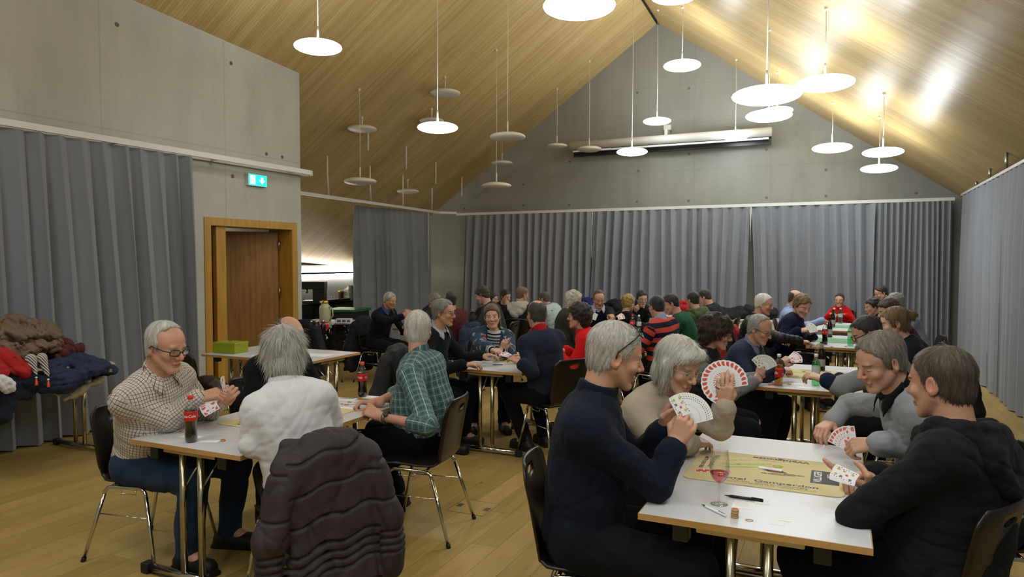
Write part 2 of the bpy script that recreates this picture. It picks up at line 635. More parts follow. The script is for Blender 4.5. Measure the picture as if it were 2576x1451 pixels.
# roof: two pitched planes, 12 cm thick
for xe in (X0 - .2, X1 + .2):
    b = MB()
    P = [(RIDX, Y0 - .2), (xe, Y0 - .2), (xe, BACKY + .2), (RIDX, BACKY + .2)]
    if xe > RIDX: P = P[::-1]
    vs = [(x, y, roofz(x, y)) for x, y in P] + [(x, y, roofz(x, y) + .12) for x, y in P]
    b.add(vs, [(0, 1, 2, 3), (7, 6, 5, 4), (0, 4, 5, 1), (1, 5, 6, 2), (2, 6, 7, 3), (3, 7, 4, 0)])
    tag(b.build('ceiling', M['roof']), kind='structure')
b = MB().tube([(RIDX, Y0, roofz(RIDX, Y0) - .02), (RIDX, BACKY, roofz(RIDX, BACKY) - .02)], .022, 6)
tag(b.build('trim_1', M['dark']), kind='structure')

# gable wall
b = MB()
pts = [(X0, 0), (X1, 0), (X1, roofz(X1, BACKY) + .08), (RIDX, roofz(RIDX, BACKY) + .08), (X0, roofz(X0, BACKY) + .08)]
n = len(pts)
b.add([(x, BACKY, z) for x, z in pts] + [(x, BACKY + .3, z) for x, z in pts],
      [tuple(range(n)), tuple(range(2 * n - 1, n - 1, -1))] + [(i, n + i, n + (i + 1) % n, (i + 1) % n) for i in range(n)])
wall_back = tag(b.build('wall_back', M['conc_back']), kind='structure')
# right wall, rear wall, bar walls
b = MB().add([(X1, Y0, 0), (X1, BACKY, 0), (X1, BACKY, roofz(X1, BACKY) + .06), (X1, Y0, roofz(X1, Y0) + .06),
              (X1 + .3, Y0, 0), (X1 + .3, BACKY, 0), (X1 + .3, BACKY, roofz(X1, BACKY)), (X1 + .3, Y0, roofz(X1, Y0))],
             [(0, 3, 2, 1), (4, 5, 6, 7), (0, 4, 7, 3), (1, 2, 6, 5), (3, 7, 6, 2)])
tag(b.build('wall_right', M['conc_plain']), kind='structure')
pts = [(X0, 0), (X1, 0), (X1, roofz(X1, Y0) + .05), (RIDX, roofz(RIDX, Y0) + .05), (X0, roofz(X0, Y0) + .05)]
b = MB().add([(x, Y0, z) for x, z in pts] + [(x, Y0 - .3, z) for x, z in pts],
             [tuple(range(n - 1, -1, -1)), tuple(range(n, 2 * n))] + [(i, (i + 1) % n, n + (i + 1) % n, n + i) for i in range(n)])
tag(b.build('wall_front', M['conc_plain']), kind='structure')
b = MB().add([(X0 - .3, 7.75, 0), (X0, 7.75, 0), (X0, BACKY, 0), (X0 - .3, BACKY, 0)] + [(x, y, roofz(X0, y) + .03) for x, y in ((X0 - .3, 7.75), (X0, 7.75), (X0, BACKY), (X0 - .3, BACKY))],
             [(0, 3, 2, 1), (4, 5, 6, 7), (0, 1, 5, 4), (1, 2, 6, 5), (2, 3, 7, 6), (3, 0, 4, 7)])
wall_bar = tag(b.build('wall_bar', M['white']), kind='structure')

# concrete block with the door: outer face at XW, returns at its end
XW, YE = -6.85, 7.78
DY0, DY1, DZ = atX(512, 545, XW).y, atX(746, 560, XW).y, atX(620, 552, XW).z
def slab(y0, y1, z0, z1=None):
    b = MB()
    x0, x1 = XW - .32, XW
    zt = [(z1 if z1 else roofz(x, y) + .03) for x, y in ((x0, y0), (x1, y0), (x1, y1), (x0, y1))]
    vs = [(x0, y0, z0), (x1, y0, z0), (x1, y1, z0), (x0, y1, z0), (x0, y0, zt[0]), (x1, y0, zt[1]), (x1, y1, zt[2]), (x0, y1, zt[3])]
    b.add(vs, [(0, 3, 2, 1), (4, 5, 6, 7), (0, 1, 5, 4), (1, 2, 6, 5), (2, 3, 7, 6), (3, 0, 4, 7)])
    return b
wb = slab(Y0, DY0, 0)
for q in (slab(DY1, YE, 0), slab(DY0, DY1, DZ)): wb.add(q.v, q.f)
x0 = X0
vs = [(x0, YE - .3, 0), (XW - .3, YE - .3, 0), (XW - .3, YE, 0), (x0, YE, 0)]
wb.add(vs + [(p[0], p[1], roofz(p[0], p[1]) + .03) for p in vs], [(0, 3, 2, 1), (4, 5, 6, 7), (0, 1, 5, 4), (1, 2, 6, 5), (2, 3, 7, 6), (3, 0, 4, 7)])
wall_left = tag(wb.build('wall_left', M['conc_left']), kind='structure')
# corridor behind the door
b = MB().box((-9.2, 4.2, 0), (-9.0, YE - .3, 2.6))
tag(b.build('wall_corridor', M['white']), kind='structure')
b = MB().box((-9.2, 4.2, 2.5), (XW - .32, YE - .3, 2.6))
tag(b.build('ceiling_corridor', M['white']), kind='structure')
for p in (Vector((-8.2, 6.9, 2.44)),):
    e = tag(MB().box(p - Vector((.1, .5, .02)), p + Vector((.1, .5, .02))).build('corridor_light', Mat('corridor_tube').emit((1, .93, .82), 2.5).m),
            'ceiling light strip in the corridor behind the oak door', 'light')

# tie holes: shallow conical plugs set in the concrete
def tie(parent, c, nrm):
    b = MB(); b.lathe([(.024, 0.0), (.024, .003), (.018, .003), (.012, .0012), (.001, .001)], n=14)
    R = Vector((0, 0, 1)).rotation_difference(Vector(nrm)).to_matrix().to_4x4()
    return b.build('tie_hole', M['tie'], parent, Matrix.Translation(Vector(c)) @ R)
M['tie'] = plain('tie_plug', '#6a675e', .9)
for px, py in [(294, 62), (581, 159), (670, 387), (710, 395), (585, 443)]:
    p = atX(px, py, XW); tie(wall_left, p, (1, 0, 0))
for px, py in [(1603, 233), (1733, 222), (1606, 430), (1602, 507), (1733, 387), (1732, 505), (1928, 376), (1928, 497), (2078, 427), (2078, 493),
               (2305, 486), (1317, 516), (1317, 464), (1168, 525), (1433, 407), (1432, 515)]:
    p = atY(px, py, BACKY)
    if p.z < roofz(p.x, BACKY) - .1: tie(wall_back, p, (0, -1, 0))

# floor: oak planks on a dark subfloor
fl = MB().box((X0 - .3, Y0 - .3, -.12), (X1 + .3, BACKY + .3, -.006)).build('floor', M['subfloor'])
tag(fl, kind='structure')
PW = .165
planks = []
x = X0 - .1
while x < X1 + .2:
    y = Y0 + rng.uniform(-1.5, 0)
    while y < BACKY:
        L = rng.uniform(1.1, 2.3)
        cx_, cy_ = x + PW / 2, y + L / 2
        fw = -cx_ * math.sin(YAW) + cy_ * math.cos(YAW); rt = cx_ * math.cos(YAW) + cy_ * math.sin(YAW)
        vis = fw > 2.6 and abs(rt / fw) < .85 and cx_ > -8.6
        planks.append((0 if vis else 1, fw, x, y, L)); y += L
    x += PW
planks.sort()
bm = bmesh.new(); bmesh.ops.create_cube(bm, size=1)
for v in bm.verts: v.co += Vector((.5, .5, -.5))
bmesh.ops.bevel(bm, geom=[e for e in bm.edges if all(v.co.z > -.1 for v in e.verts)], offset=.012, segments=1, affect='EDGES')
pm = bpy.data.meshes.new('plank'); bm.to_mesh(pm); bm.free(); pm.materials.append(M['plank'])
far = MB()
for i, (vis, fw, x, y, L) in enumerate(planks):
    if i < 300 and not vis:
        o = link('plank', pm, M['plank'], fl); o.location = (x + .0008, y + .0008, 0); o.scale = (PW - .0016, L - .0016, .006)
    else:
        far.box((x + .0008, y + .0008, -.006), (x + PW - .0008, y + L - .0008, 0))
tag(far.build('plank_rest', M['plank'], fl), kind='stuff')
# hatch of the floor socket by the plaid man's chair
h = empty('floor_hatch', (-2.27, 4.27, 0), 0, 'square oak floor hatch with two metal pulls beside green plaid man', 'hatch')
b = MB()
for lo, hi in (((-.14, -.13, 0), (-.136, .13, .0012)), ((.136, -.13, 0), (.14, .13, .0012)), ((-.14, -.13, 0), (.14, -.126, .0012)), ((-.14, .126, 0), (.14, .13, .0012))): b.box(lo, hi)
b.build('hatch_rim', M['steel'], h)
b = MB().rbox((-.136, -.126, -.004), (.136, .126, .0008), .0003); b.build('hatch_lid', M['plank'], h)
for sx in (-.105, .105):
    MB().rbox((sx - .02, -.03, 0), (sx + .02, .03, .0022), .0008).build('pull', M['steel'], h)

# door
dr = empty('door_1', (XW, (DY0 + DY1) / 2, 0)); tag(dr, kind='structure')
W2 = (DY1 - DY0) / 2
b = MB()
for lo, hi in (((-.30, -W2, 0), (.012, -W2 + .10, DZ)), ((-.30, W2 - .10, 0), (.012, W2, DZ)), ((-.30, -W2 + .10, DZ - .10), (.012, W2 - .10, DZ))): b.rbox(lo, hi, .003)
b.build('door_frame', M['frame'], dr)
MB().rbox((-.20, -W2 + .21, 0), (-.03, -W2 + .36, DZ - .1), .003).build('mullion', M['frame'], dr)
MB().box((-.10, -W2 + .10, .02), (-.092, -W2 + .21, DZ - .1)).build('side_pane', clear('dim_glass', (.35, .33, .30), .1), dr)
hinge = Vector((-.22, W2 - .14, 0)); ang = RD(-32)
lf = empty('door_leaf', hinge, ang); lf.parent = dr
LW = 2 * W2 - .14 - .34
MB().rbox((-.025, -LW, .01), (.025, 0, DZ - .13), .002).build('leaf_panel', M['door'], lf)
for z in (.35, 1.2, 1.85): MB().tube([(.035, .012, z), (.035, .012, z + .13)], .014, 10).build('door_hinge', M['steel'], lf)
MB().tube([(.03, -LW + .08, 1.03), (.09, -LW + .08, 1.03), (.09, -LW + .2, 1.03)], .011, 10).build('door_handle', M['steel'], lf)

# emergency sign
sg = empty('exit_sign', atX(642, 454, XW), 0, 'lit green emergency exit sign above the oak door', 'sign')
c0, c1 = atX(618, 434, XW), atX(666, 473, XW)
sw, sh = abs(c1.y - c0.y) / 2, abs(c0.z - c1.z) / 2 * .92
MB().rbox((0, -sw, -sh), (.045, sw, sh), .004).build('sign_case', M['white'], sg)
MB().box((.045, -sw + .006, -sh + .006), (.047, sw - .006, sh - .006)).build('sign_face', Mat('lit_green').emit(srgb('#12b9a6'), 1.1).color(srgb('#10a090')).m, sg)
ms = Mat('lit_white').emit((.9, 1, .98), 1.5).m
b = MB()      # pictogram: running figure by a door, and an arrow down
def fpoly(pl, x=.0475): b.add([(x, p[0] * sw, p[1] * sh) for p in pl], [tuple(range(len(pl)))])
fpoly([(-.82, -.72), (-.28, -.72), (-.28, .72), (-.82, .72)])
b.build('sign_door', ms, sg)
b = MB()
for pl in ([(-.60, .35), (-.50, .35), (-.50, .52), (-.60, .52)], [(-.66, .3), (-.46, .22), (-.44, .05), (-.62, -.1)], [(-.64, -.05), (-.5, -.05), (-.38, -.5), (-.5, -.5)],
           [(-.64, -.08), (-.56, -.2), (-.74, -.5), (-.78, -.4)]): fpoly(pl, .048)
b.build('sign_runner', Mat('lit_green2').emit(srgb('#12b9a6'), .8).m, sg)
b = MB()
fpoly([(.34, .55), (.56, .55), (.56, 0), (.34, 0)]); fpoly([(.14, .05), (.76, .05), (.45, -.6)])
b.build('sign_arrow', ms, sg)

# ------------------------------------------------------------------ rails and curtains
def rail(name, pts, w_, h, label):
    b = MB()
    pts = [Vector(p) for p in pts]
    for i, p in enumerate(pts):
        t = (pts[min(i + 1, len(pts) - 1)] - pts[max(i - 1, 0)]).normalized()
        s_ = Vector((0, 0, 1)).cross(t).normalized() * w_ / 2
        b.v += [tuple(p - s_ - Vector((0, 0, h / 2))), tuple(p + s_ - Vector((0, 0, h / 2))), tuple(p + s_ + Vector((0, 0, h / 2))), tuple(p - s_ + Vector((0, 0, h / 2)))]
    m = len(pts)
    for i in range(m - 1):
        for k in range(4): b.f.append((4 * i + k, 4 * i + (k + 1) % 4, 4 * i + 4 + (k + 1) % 4, 4 * i + 4 + k))
    b.f += [(3, 2, 1, 0), tuple(range(4 * m - 4, 4 * m))]
    b.m = [0] * len(b.f); b.sm = [False] * len(b.f)
    o = b.build(name, M['rail']); tag(o, label, 'curtain rail'); return o

XR_L = -6.66
r1 = rail('curtain_rail', [(XR_L, -2.9, 2.91), (XR_L, 7.72, 2.91)] + [(XR_L - .09 + .09 * math.cos(t), 7.72 + .09 * math.sin(t) * 1.6, 2.91) for t in [RD(k) for k in range(15, 181, 15)]] + [(XR_L - .18, 7.5, 2.91), (XR_L - .18, -2.9, 2.91)],
          .03, .06, 'white rail with a rounded end along the left concrete wall')
for y in np.arange(1.0, 7.7, 1.3): MB().box((XW, y, 2.89), (XR_L, y + .04, 2.93)).build('bracket', M['rail'], r1)
RA, RB_ = atz(776, 488, 2.75), atz(1078, 531, 2.75)
RC = Vector((-8.02, 13.5, 2.75))
r2 = rail('curtain_rail', [(RA.x + .05, 7.85, 2.75), RA, RB_, RC] + [(-7.75, 13.80, 2.75)], .05, .05, 'white rail hung on rods in front of the bar recess')
r3 = rail('curtain_rail', [(-7.75, 13.82, 2.72), (1.70, 13.82, 2.72)], .04, .055, 'white rail across the whole back gable wall')
r4 = rail('curtain_rail', [(1.80, 13.8, 2.78), (1.80, -2.9, 2.78)], .04, .035, 'white rail along the right wall under the slope')
# rods that carry the recess rail and the right rail
for k in range(4):
    t = [.12, .40, .66, .93][k]
    p = RA.lerp(RC, t)
    zt = roofz(p.x, p.y)
    MB().tube([(p.x, p.y, 2.77), (p.x + .10, p.y - .16, 3.1), (p.x + .10, p.y - .16, 3.1 + .3)], .012, 8).build('rod', M['rail'], r2)
    q = RA.lerp(RC, t + .02) + Vector((.55, .25, 0)); zt = roofz(q.x, q.y)
    hk = MB().tube([(q.x, q.y, zt + .02), (q.x, q.y, zt - .42)], .012, 8).build('ceiling_rod', M['rail'])
    tag(hk, ['first', 'second', 'third', 'fourth'][k] + ' short white ceiling rod from the concrete corner above the recess rail', 'rod', 'short white rods above the recess rail')
for y in np.arange(3.0, 13.8, 1.05):
    MB().tube([(1.80, y, 2.79), (1.80, y, roofz(1.8, y))], .018, 8).build('rod', M['steel'], r4)

def curtain(label, A, B, zb, zt, per, amp, seed, nu=14, group=None, flare=(0, 0)):
    A, B = Vector(A), Vector(B); L = (B - A).length
    t = (B - A).normalized(); nn = Vector((0, 0, 1)).cross(t)
    r = np.random.default_rng(seed)
    N = int(L / per * nu); nz = 26
    u = np.linspace(0, 1, N + 1)
    g = np.cumsum(np.interp(u, np.linspace(0, 1, 40), r.uniform(.65, 1.45, 40))); g = g / g[-1]
    zz = np.linspace(0, 1, nz)
    ph = 2 * PI * g * L / per
    am = np.interp(u, np.linspace(0, 1, int(L / per) + 2), r.uniform(.45, 1.15, int(L / per) + 2))
    am2 = np.interp(u, np.linspace(0, 1, int(L / per / 2) + 2), r.uniform(-1, 1, int(L / per / 2) + 2))
    vs = []
    for k in zz:                       # 0 = top, 1 = hem
        f = .55 + .45 * min(1, k * 3)
        sh = am2 * k * per * .55        # folds lean as they fall
        d = amp * f * (am * np.sin(ph) + .45 * k * am2 * np.sin(ph * .5 + 1.3))
        x = u * L + sh + .12 * per * np.sin(2 * ph + .6) * .6 * f
        fl = flare[0] * (1 - u) * k + flare[1] * u * k
        x = x + fl
        z = zt + (zb - zt) * k
        P = np.outer(x, np.array(t)) + np.outer(d, np.array(nn)) + np.array(A)
        P[:, 2] = z + (0.006 * np.sin(ph) if k > .99 else 0)
        vs.append(P)
    V = np.concatenate(vs)
    m = N + 1
    F = [(i * m + j, i * m + j + 1, (i + 1) * m + j + 1, (i + 1) * m + j) for i in range(nz - 1) for j in range(N)]
    b = MB(); b.v = [tuple(p) for p in V]; b.f = F; b.m = [0] * len(F); b.sm = [True] * len(F)
    o = b.build('curtain', M['curtain']); tag(o, label, 'curtain', group)
    return o
yl = atX(490, 700, XR_L).y
curtain('grey pleated curtain on the left wall beside the oak door', (XR_L - .02, 1.2, 0), (XR_L - .02, atX(484, 390, XR_L).y, 0), .015, 2.87, .21, .075, 3, flare=(0, .12))
CA, CB = atz(892, 510, 2.75), RB_
o = curtain('dark grey curtain drawn beside the bar opening', (CA.x, CA.y, 0), (CB.x, CB.y, 0), .02, 2.71, .19, .075, 5, flare=(.0, 0))
MB().tube([(CB.x + .06, CB.y - .1, 2.7), (CB.x + .06, CB.y - .1, 1.5)], .008, 6).build('draw_rod', M['rail'], o)
bx = [atY(1168, 543, 13.8).x, atY(1491, 533, 13.8).x, atY(1888, 520, 13.8).x, atY(2205, 512, 13.8).x, 1.68]
for k in range(4):
    lab = ['first grey curtain on the back wall, beside the bare concrete strip', 'second grey curtain on the back wall, behind the table of the striped pullover',
           'third grey curtain on the back wall, behind the woman in red turtleneck', 'densely gathered dark grey curtain in the right back corner'][k]
    o = curtain(lab, (bx[k] + .01, 13.80, 0), (bx[k + 1] - .01, 13.80, 0), .02, 2.69, [.17, .19, .21, .085][k], [.075, .08, .08, .07][k], 20 + k, nu=12 if k < 3 else 10, flare=(-.12, 0) if k == 0 else (0, 0))
    if k in (1, 2): MB().tube([(bx[k] + .02, 13.72, 2.68), (bx[k] + .01, 13.70, 1.45 + .3 * k)], .007, 6).build('draw_rod', M['rail'], o)
curtain('long pale grey curtain along the right wall', (1.80, 13.75, 0), (1.80, 1.0, 0), .015, 2.76, .30, .06, 31, nu=16)

# projection screen case
sa, sb = atY(1440, 367, 13.80), atY(1943, 335, 13.80)
ps = empty('projection_screen', ((sa.x + sb.x) / 2, 13.80, (sa.z + sb.z) / 2), 0, 'long white roller case of the projection screen on the gable', 'projection screen')
hw = (sb.x - sa.x) / 2
MB().tube([(-hw, -.09, 0), (hw, -.09, 0)], .085, 18).build('roller_case', M['white'], ps)
MB().rbox((-hw + .05, -.12, -.135), (hw - .05, -.075, -.10), .004).build('weight_bar', M['whitelabel'], ps)
MB().rbox((-hw + .02, .02, -.21), (hw - .02, .06, -.05), .004).build('back_board', M['black'], ps)
for x in (-hw + .5, 0., hw - .6):
    b = MB().rbox((x - .03, -.06, .05), (x + .03, .19, .20 if x == 0 else .1), .003)
    if x == 0: b.rbox((x - .07, .05, .2), (x + .07, .19, .30), .003)
    b.build('bracket', M['white'], ps)

# low white bench-height parapet along the back wall that carries coats
b = MB().rbox((-4.8, 13.15, 0), (-.86, 13.55, .62), .01).rbox((-4.82, 13.12, .62), (-.84, 13.57, .66), .006)
tag(b.build('trim_2', M['white']), kind='structure')

# ------------------------------------------------------------------ pendant lamps
def lens(R, h, n=40):
    pr = []
    for i in range(13):
        t = -PI / 2 + PI * i / 12
        pr.append((max(.002, R * math.cos(t) ** .9), h * math.sin(t)))
    return pr
def lamp(px, py, wpx, on, D, lab):
    d = FPX * D / wpx
    p = at(px, py, d)
    while p.z > roofz(p.x, p.y) - .18: d *= .97; D *= .97; p = at(px, py, d)
    if p.y > 13.3: d *= 13.3 / p.y; D *= 13.3 / p.y; p = at(px, py, d)
    o = empty('pendant_lamp', p, 0, lab, 'lamp', 'lit pendant lamps' if on else 'unlit pendant lamps')
    MB().lathe(lens(D / 2, D * .115), n=36).build('shade', M['lamp_on'] if on else M['lamp_off'], o)
    zt = roofz(p.x, p.y) - p.z
    MB().tube([(0, 0, D * .1), (0, 0, D * .1 + .16)], .011, 8).build('stem', M['cable'], o)
    MB().tube([(0, 0, D * .1 + .15), (0.006, 0, zt * .5), (0, 0, zt + .02)], .0045, 6).build('cable', M['cable'], o)
    MB().lathe([(.02, -.01), (.02, .03), (.001, .03)], (0, 0, zt - .02), 12).build('ceiling_rose', M['cable'], o)
LON = [(800, 118, 118, .5, 'lit disc lamp beside the end of the left concrete wall'), (1101, 321, 102, .5, 'lit disc lamp hanging alone before the left slope'),
       (1457, 15, 182, .6, 'largest lit disc lamp, cut by the top of the picture'), (1697, -12, 118, .6, 'lit disc lamp just showing at the top beside the ridge'),
       (1716, 165, 92, .6, 'lit disc lamp high on the gable under the ridge'), (1928, 240, 168, .6, 'large lit disc lamp in front of the overlapping lamp pair'),
       (2075, 210, 140, .62, 'lit disc lamp nearest the bright glow on the right slope'), (1934, 291, 112, .62, 'lit disc lamp half hidden under the large one'),
       (1653, 305, 69, .5, 'small lit disc lamp above the middle of the screen case'), (1590, 382, 77, .5, 'lit disc lamp hanging below the left part of the screen case'),
       (1850, 343, 65, .47, 'lit disc lamp in front of the right part of the screen case'), (2093, 372, 94, .6, 'lit disc lamp left of the stacked pair near the right slope'),
       (2221, 383, 95, .5, 'upper lit disc lamp of the pair near the right curtain corner'), (2211, 424, 85, .5, 'lower lit disc lamp of the pair near the right curtain corner'),
       (1955, 279, 76, .5, 'farther lit disc lamp peeping out behind the overlapping pair')]
for px, py, wp, D, lab in LON: lamp(px, py, wp, True, D, lab)
LOFF = [(1120, 234, 76, .5, 'unlit disc lamp highest on the left slope'), (911, 324, 73, .5, 'unlit disc lamp nearest the concrete corner, upper one'), (1086, 304, 62, .5, 'unlit disc lamp behind the lit lamp before the left slope'),
        (1277, 344, 90, .5, 'large unlit disc lamp at the edge of slope and gable'), (1263, 410, 53, .5, 'small unlit disc lamp just below the large unlit one'),
        (1249, 467, 75, .5, 'lowest unlit disc lamp in front of the gable wall'), (1401, 367, 53, .5, 'unlit disc lamp just left of the screen case'),
        (1482, 375, 62, .5, 'unlit disc lamp before the left end of the screen case'), (906, 456, 82, .5, 'unlit disc lamp low among the rail rods, left one'), (1026, 481, 55, .45, 'unlit disc lamp low among the rail rods, right one')]
for px, py, wp, D, lab in LOFF: lamp(px, py, wp, False, D, lab)
# the room goes on behind the photographer: unseen lamps, added out of view for light
for k_, (X, Y, Z) in enumerate(((-5.4, 2.2, 3.7), (-3.4, 1.5, 3.9), (-1.4, 1.4, 3.6), (.3, 2.0, 3.4), (-3.6, -.3, 3.9), (-1.4, -.5, 3.7), (.6, .2, 3.3), (1.0, 3.3, 3.75), (-.6, -1.9, 3.6))):
    o = empty('pendant_lamp', (X, Y, Z), 0, 'unseen disc lamp added out of view for light, ' + ['first row at the left', 'first row, second from left', 'first row, third from left', 'first row at the right', 'second row at the left', 'second row in the middle', 'second row at the right', 'alone close to the right slope', 'last row'][k_], 'lamp', 'unseen lamps added for light')
    MB().lathe(lens(.3, .06), n=24).build('shade', M['lamp_on'], o)
    zt = roofz(X, Y) - Z
    MB().tube([(0, 0, .05), (0, 0, zt)], .0045, 6).build('cable', M['cable'], o)

# ------------------------------------------------------------------ chairs and tables
def shell_pt(u, v):
    """plywood shell: u 0 = front edge of the seat .. 1 = top of the back, v -1..1; chair faces +Y"""
    prof = [(.225, .432), (.205, .450), (.10, .455), (-.06, .447), (-.15, .449), (-.195, .475), (-.215, .53), (-.232, .62), (-.25, .72), (-.268, .80), (-.282, .865)]
    t = u * (len(prof) - 1); i = min(int(t), len(prof) - 2); f = t - i
    y = prof[i][0] * (1 - f) + prof[i + 1][0] * f; z = prof[i][1] * (1 - f) + prof[i + 1][1] * f
    wd = .205
    if u < .12: wd -= .03 * (1 - u / .12) ** 2
    if .36 < u < .62: wd -= .018 * math.sin((u - .36) / .26 * PI)
    if u > .86: wd -= .055 * ((u - .86) / .14) ** 3
    b = max(0, min(1, (u - .42) / .2))
    return Vector((v * wd, y + .028 * b * v * v, z + .010 * (1 - b) * v * v))

def shell_mesh():
    bm = bmesh.new()
    nu, nv = 40, 12
    g = [[bm.verts.new(shell_pt(i / nu, -1 + 2 * j / nv)) for j in range(nv + 1)] for i in range(nu + 1)]
    i0, i1, j0, j1 = 34, 38, 4, 8           # block with the hand hole
    for i in range(nu):
        for j in range(nv):
            if i0 <= i < i1 and j0 <= j < j1: continue
            bm.faces.new((g[i][j], g[i][j + 1], g[i + 1][j + 1], g[i + 1][j]))
    ring = [(i0, j) for j in range(j0, j1)] + [(i, j1) for i in range(i0, i1)] + [(i1, j) for j in range(j1, j0, -1)] + [(i, j0) for i in range(i1, i0, -1)]
    ci, cj = (i0 + i1) / 2, (j0 + j1) / 2
    el = []
    for (i, j) in ring:
        q = math.atan2((i - ci) / 2, (j - cj) / 2)
        el.append(bm.verts.new(shell_pt((ci + 1.0 * math.sin(q)) / nu, -1 + 2 * (cj + 1.55 * math.cos(q)) / nv)))
    n = len(ring)
    for k in range(n):
        a, b = ring[k], ring[(k + 1) % n]
        bm.faces.new((g[a[0]][a[1]], g[b[0]][b[1]], el[(k + 1) % n], el[k]))
    for v in g: 
        for q in v:
            if not q.link_faces: bm.verts.remove(q)
    bmesh.ops.recalc_face_normals(bm, faces=bm.faces)
    bmesh.ops.solidify(bm, geom=bm.faces[:], thickness=.010)
    for f in bm.faces: f.smooth = True
    me = bpy.data.meshes.new('shell'); bm.to_mesh(me); bm.free()
    return me

def make_chair():
    root = empty('shell_chair', (0, 0, 0))
    link('shell', shell_mesh(), M['shell'], root)
    r = .0105
    for sx in (-1, 1):
        ft, fb = Vector((sx * .20, .135, .432)), Vector((sx * .20, -.135, .425))
        lf_, lb = Vector((sx * .245, .235, .012)), Vector((sx * .245, -.262, .012))
        kf, kb = ft.lerp(lf_, .09), fb.lerp(lb, .09)
        top = arc(kf, ft + Vector((0, -.04, .004)), ft, 5) + arc(fb + Vector((0, .04, .004)), kb, fb, 5)
        MB().tube(top, r, 10).build('side_rail', M['chrome'], root)
        for a, c in ((kf, lf_), (kb, lb)):
            l = MB().tube([a, c], r, 10).build('leg', M['chrome'], root)
            d = (c - a).normalized()
            MB().tube([c - d * .012, c + d * .012 + Vector((0, 0, 0))], .0135, 10).build('foot_cap', M['rubber'], l)
        MB().tube([kf.lerp(lf_, .30), kb.lerp(lb, .30)], .0038, 6).build('stretcher', M['chrome'], root)
        hk = [(sx * .20, .07, .424), (sx * .20, .07, .398), (sx * .20, -.03, .395), (sx * .20, -.035, .415)]
        MB().tube(hk, .0032, 6).build('link_hook', M['chrome'], root)
    for y in (.10, -.10): MB().tube([(-.2, y, .432), (.2, y, .432)], .009, 8).build('cross_bar', M['chrome'], root)
    return root
CHAIR = make_chair(); CHAIR_USED = [False]
def chair(x, y, a, label, dz=0):
    o = CHAIR if not CHAIR_USED[0] else copy_tree(CHAIR)
    CHAIR_USED[0] = True
    o.location = (x, y, 0); o.rotation_euler = (0, 0, RD(a - 90))
    tag(o, label, 'chair', 'black shell chairs on chrome legs')
    return o

TZ = .74
def make_table():
    root = empty('folding_table', (0, 0, 0))
    X, Y = .40, .70
    MB().rbox((-X + .003, -Y + .003, TZ - .024), (X - .003, Y - .003, TZ), .002).build('table_top', M['laminate'], root)
    b = MB()
    for lo, hi in (((-X, -Y, TZ - .025), (X, -Y + .003, TZ - .001)), ((-X, Y - .003, TZ - .025), (X, Y, TZ - .001)), ((-X, -Y + .003, TZ - .025), (-X + .003, Y - .003, TZ - .001)), ((X - .003, -Y + .003, TZ - .025), (X, Y - .003, TZ - .001))): b.box(lo, hi)
    b.build('edge_band', M['edge'], root)
    for sy in (-1, 1):
        y = sy * .645
        MB().rbox((-.19, y - .022, TZ - .056), (.19, y + .022, TZ - .026), .010).build('leg_mount', M['chrome_warm'], root)
        for x in (-.065, .065): MB().tube([(x, y, .05), (x, y, TZ - .05)], .0185, 14).build('leg_post', M['chrome_warm'], root)
        f = MB().tube([(-.33, y, .032), (.33, y, .032)], .024, 14).build('foot_bar', M['chrome'], root)
        for sx in (-1, 1): MB().rbox((sx * .345 - .028, y - .028, 0), (sx * .345 + .028, y + .028, .058), .008).build('end_cap', M['rubber'], f)
        for sx in (-1, 1):
            MB().rbox((sx * .245 - .03, y - .03, TZ - .095), (sx * .245 + .03, y + .03, TZ - .025), .006).build('corner_block', M['black'], root)
            MB().tube([(sx * .06, y, .50), (sx * .06, y - sy * .2, TZ - .03)], .006, 6).build('brace', M['chrome'], root)
    MB().rbox((-.03, -.55, TZ - .055), (.03, .55, TZ - .026), .004).build('spine_rail', M['black'], root)
    return root
TABLE = make_table(); T_USED = [False]
def table(x, y, rz, label, sx=1., sy=1.):
    o = TABLE if not T_USED[0] else copy_tree(TABLE)
    T_USED[0] = True
    o.location = (x, y, 0); o.rotation_euler = (0, 0, RD(rz)); o.scale = (sx, sy, 1)
    tag(o, label, 'table', 'white folding tables'); return o
table(-.285, 3.32, 0, 'nearest white table with the wine glass and beige mat')
table(-.235, 6.36, 0, 'white table with amber and green bottles behind the grey sweater man')
table(.04, 9.28, 0, 'white table with green mat and cola bottle before the young man', .95)
table(.10, 11.35, 0, 'farthest white table at the right, before the woman in red', 1, 1)
table(-3.06, 3.27, 0, 'white table at the near left between checked shirt and white sweater')
table(-2.82, 6.13, 0, 'white table with the grey card boxes before the young woman', .92, .9)
table(-5.25, 5.65, 90, 'white table crosswise before the oak door with the green tin')
table(-5.38, 8.95, 0, 'white table beside the man in navy by the dark curtain', .9, .82)
table(-5.05, 11.05, 0, 'far white table in the back left corner with a green bottle', .85, .9)
table(-2.40, 8.55, 0, 'white table between red woman and striped pullover', .9)
table(-2.35, 10.85, 0, 'far white table in the middle before the back curtain', .9, .9)
table(-6.22, 3.52, 0, 'table by the left curtain buried under coats', .95, .95)
table(-7.35, 9.0, 100, 'small white serving table with boxes before the bar', .8, .62)

# ------------------------------------------------------------------ people
def V3(*a): return np.array(a if len(a) > 1 else a[0], float)
def nrm(a): return a / (np.linalg.norm(a) + 1e-9)

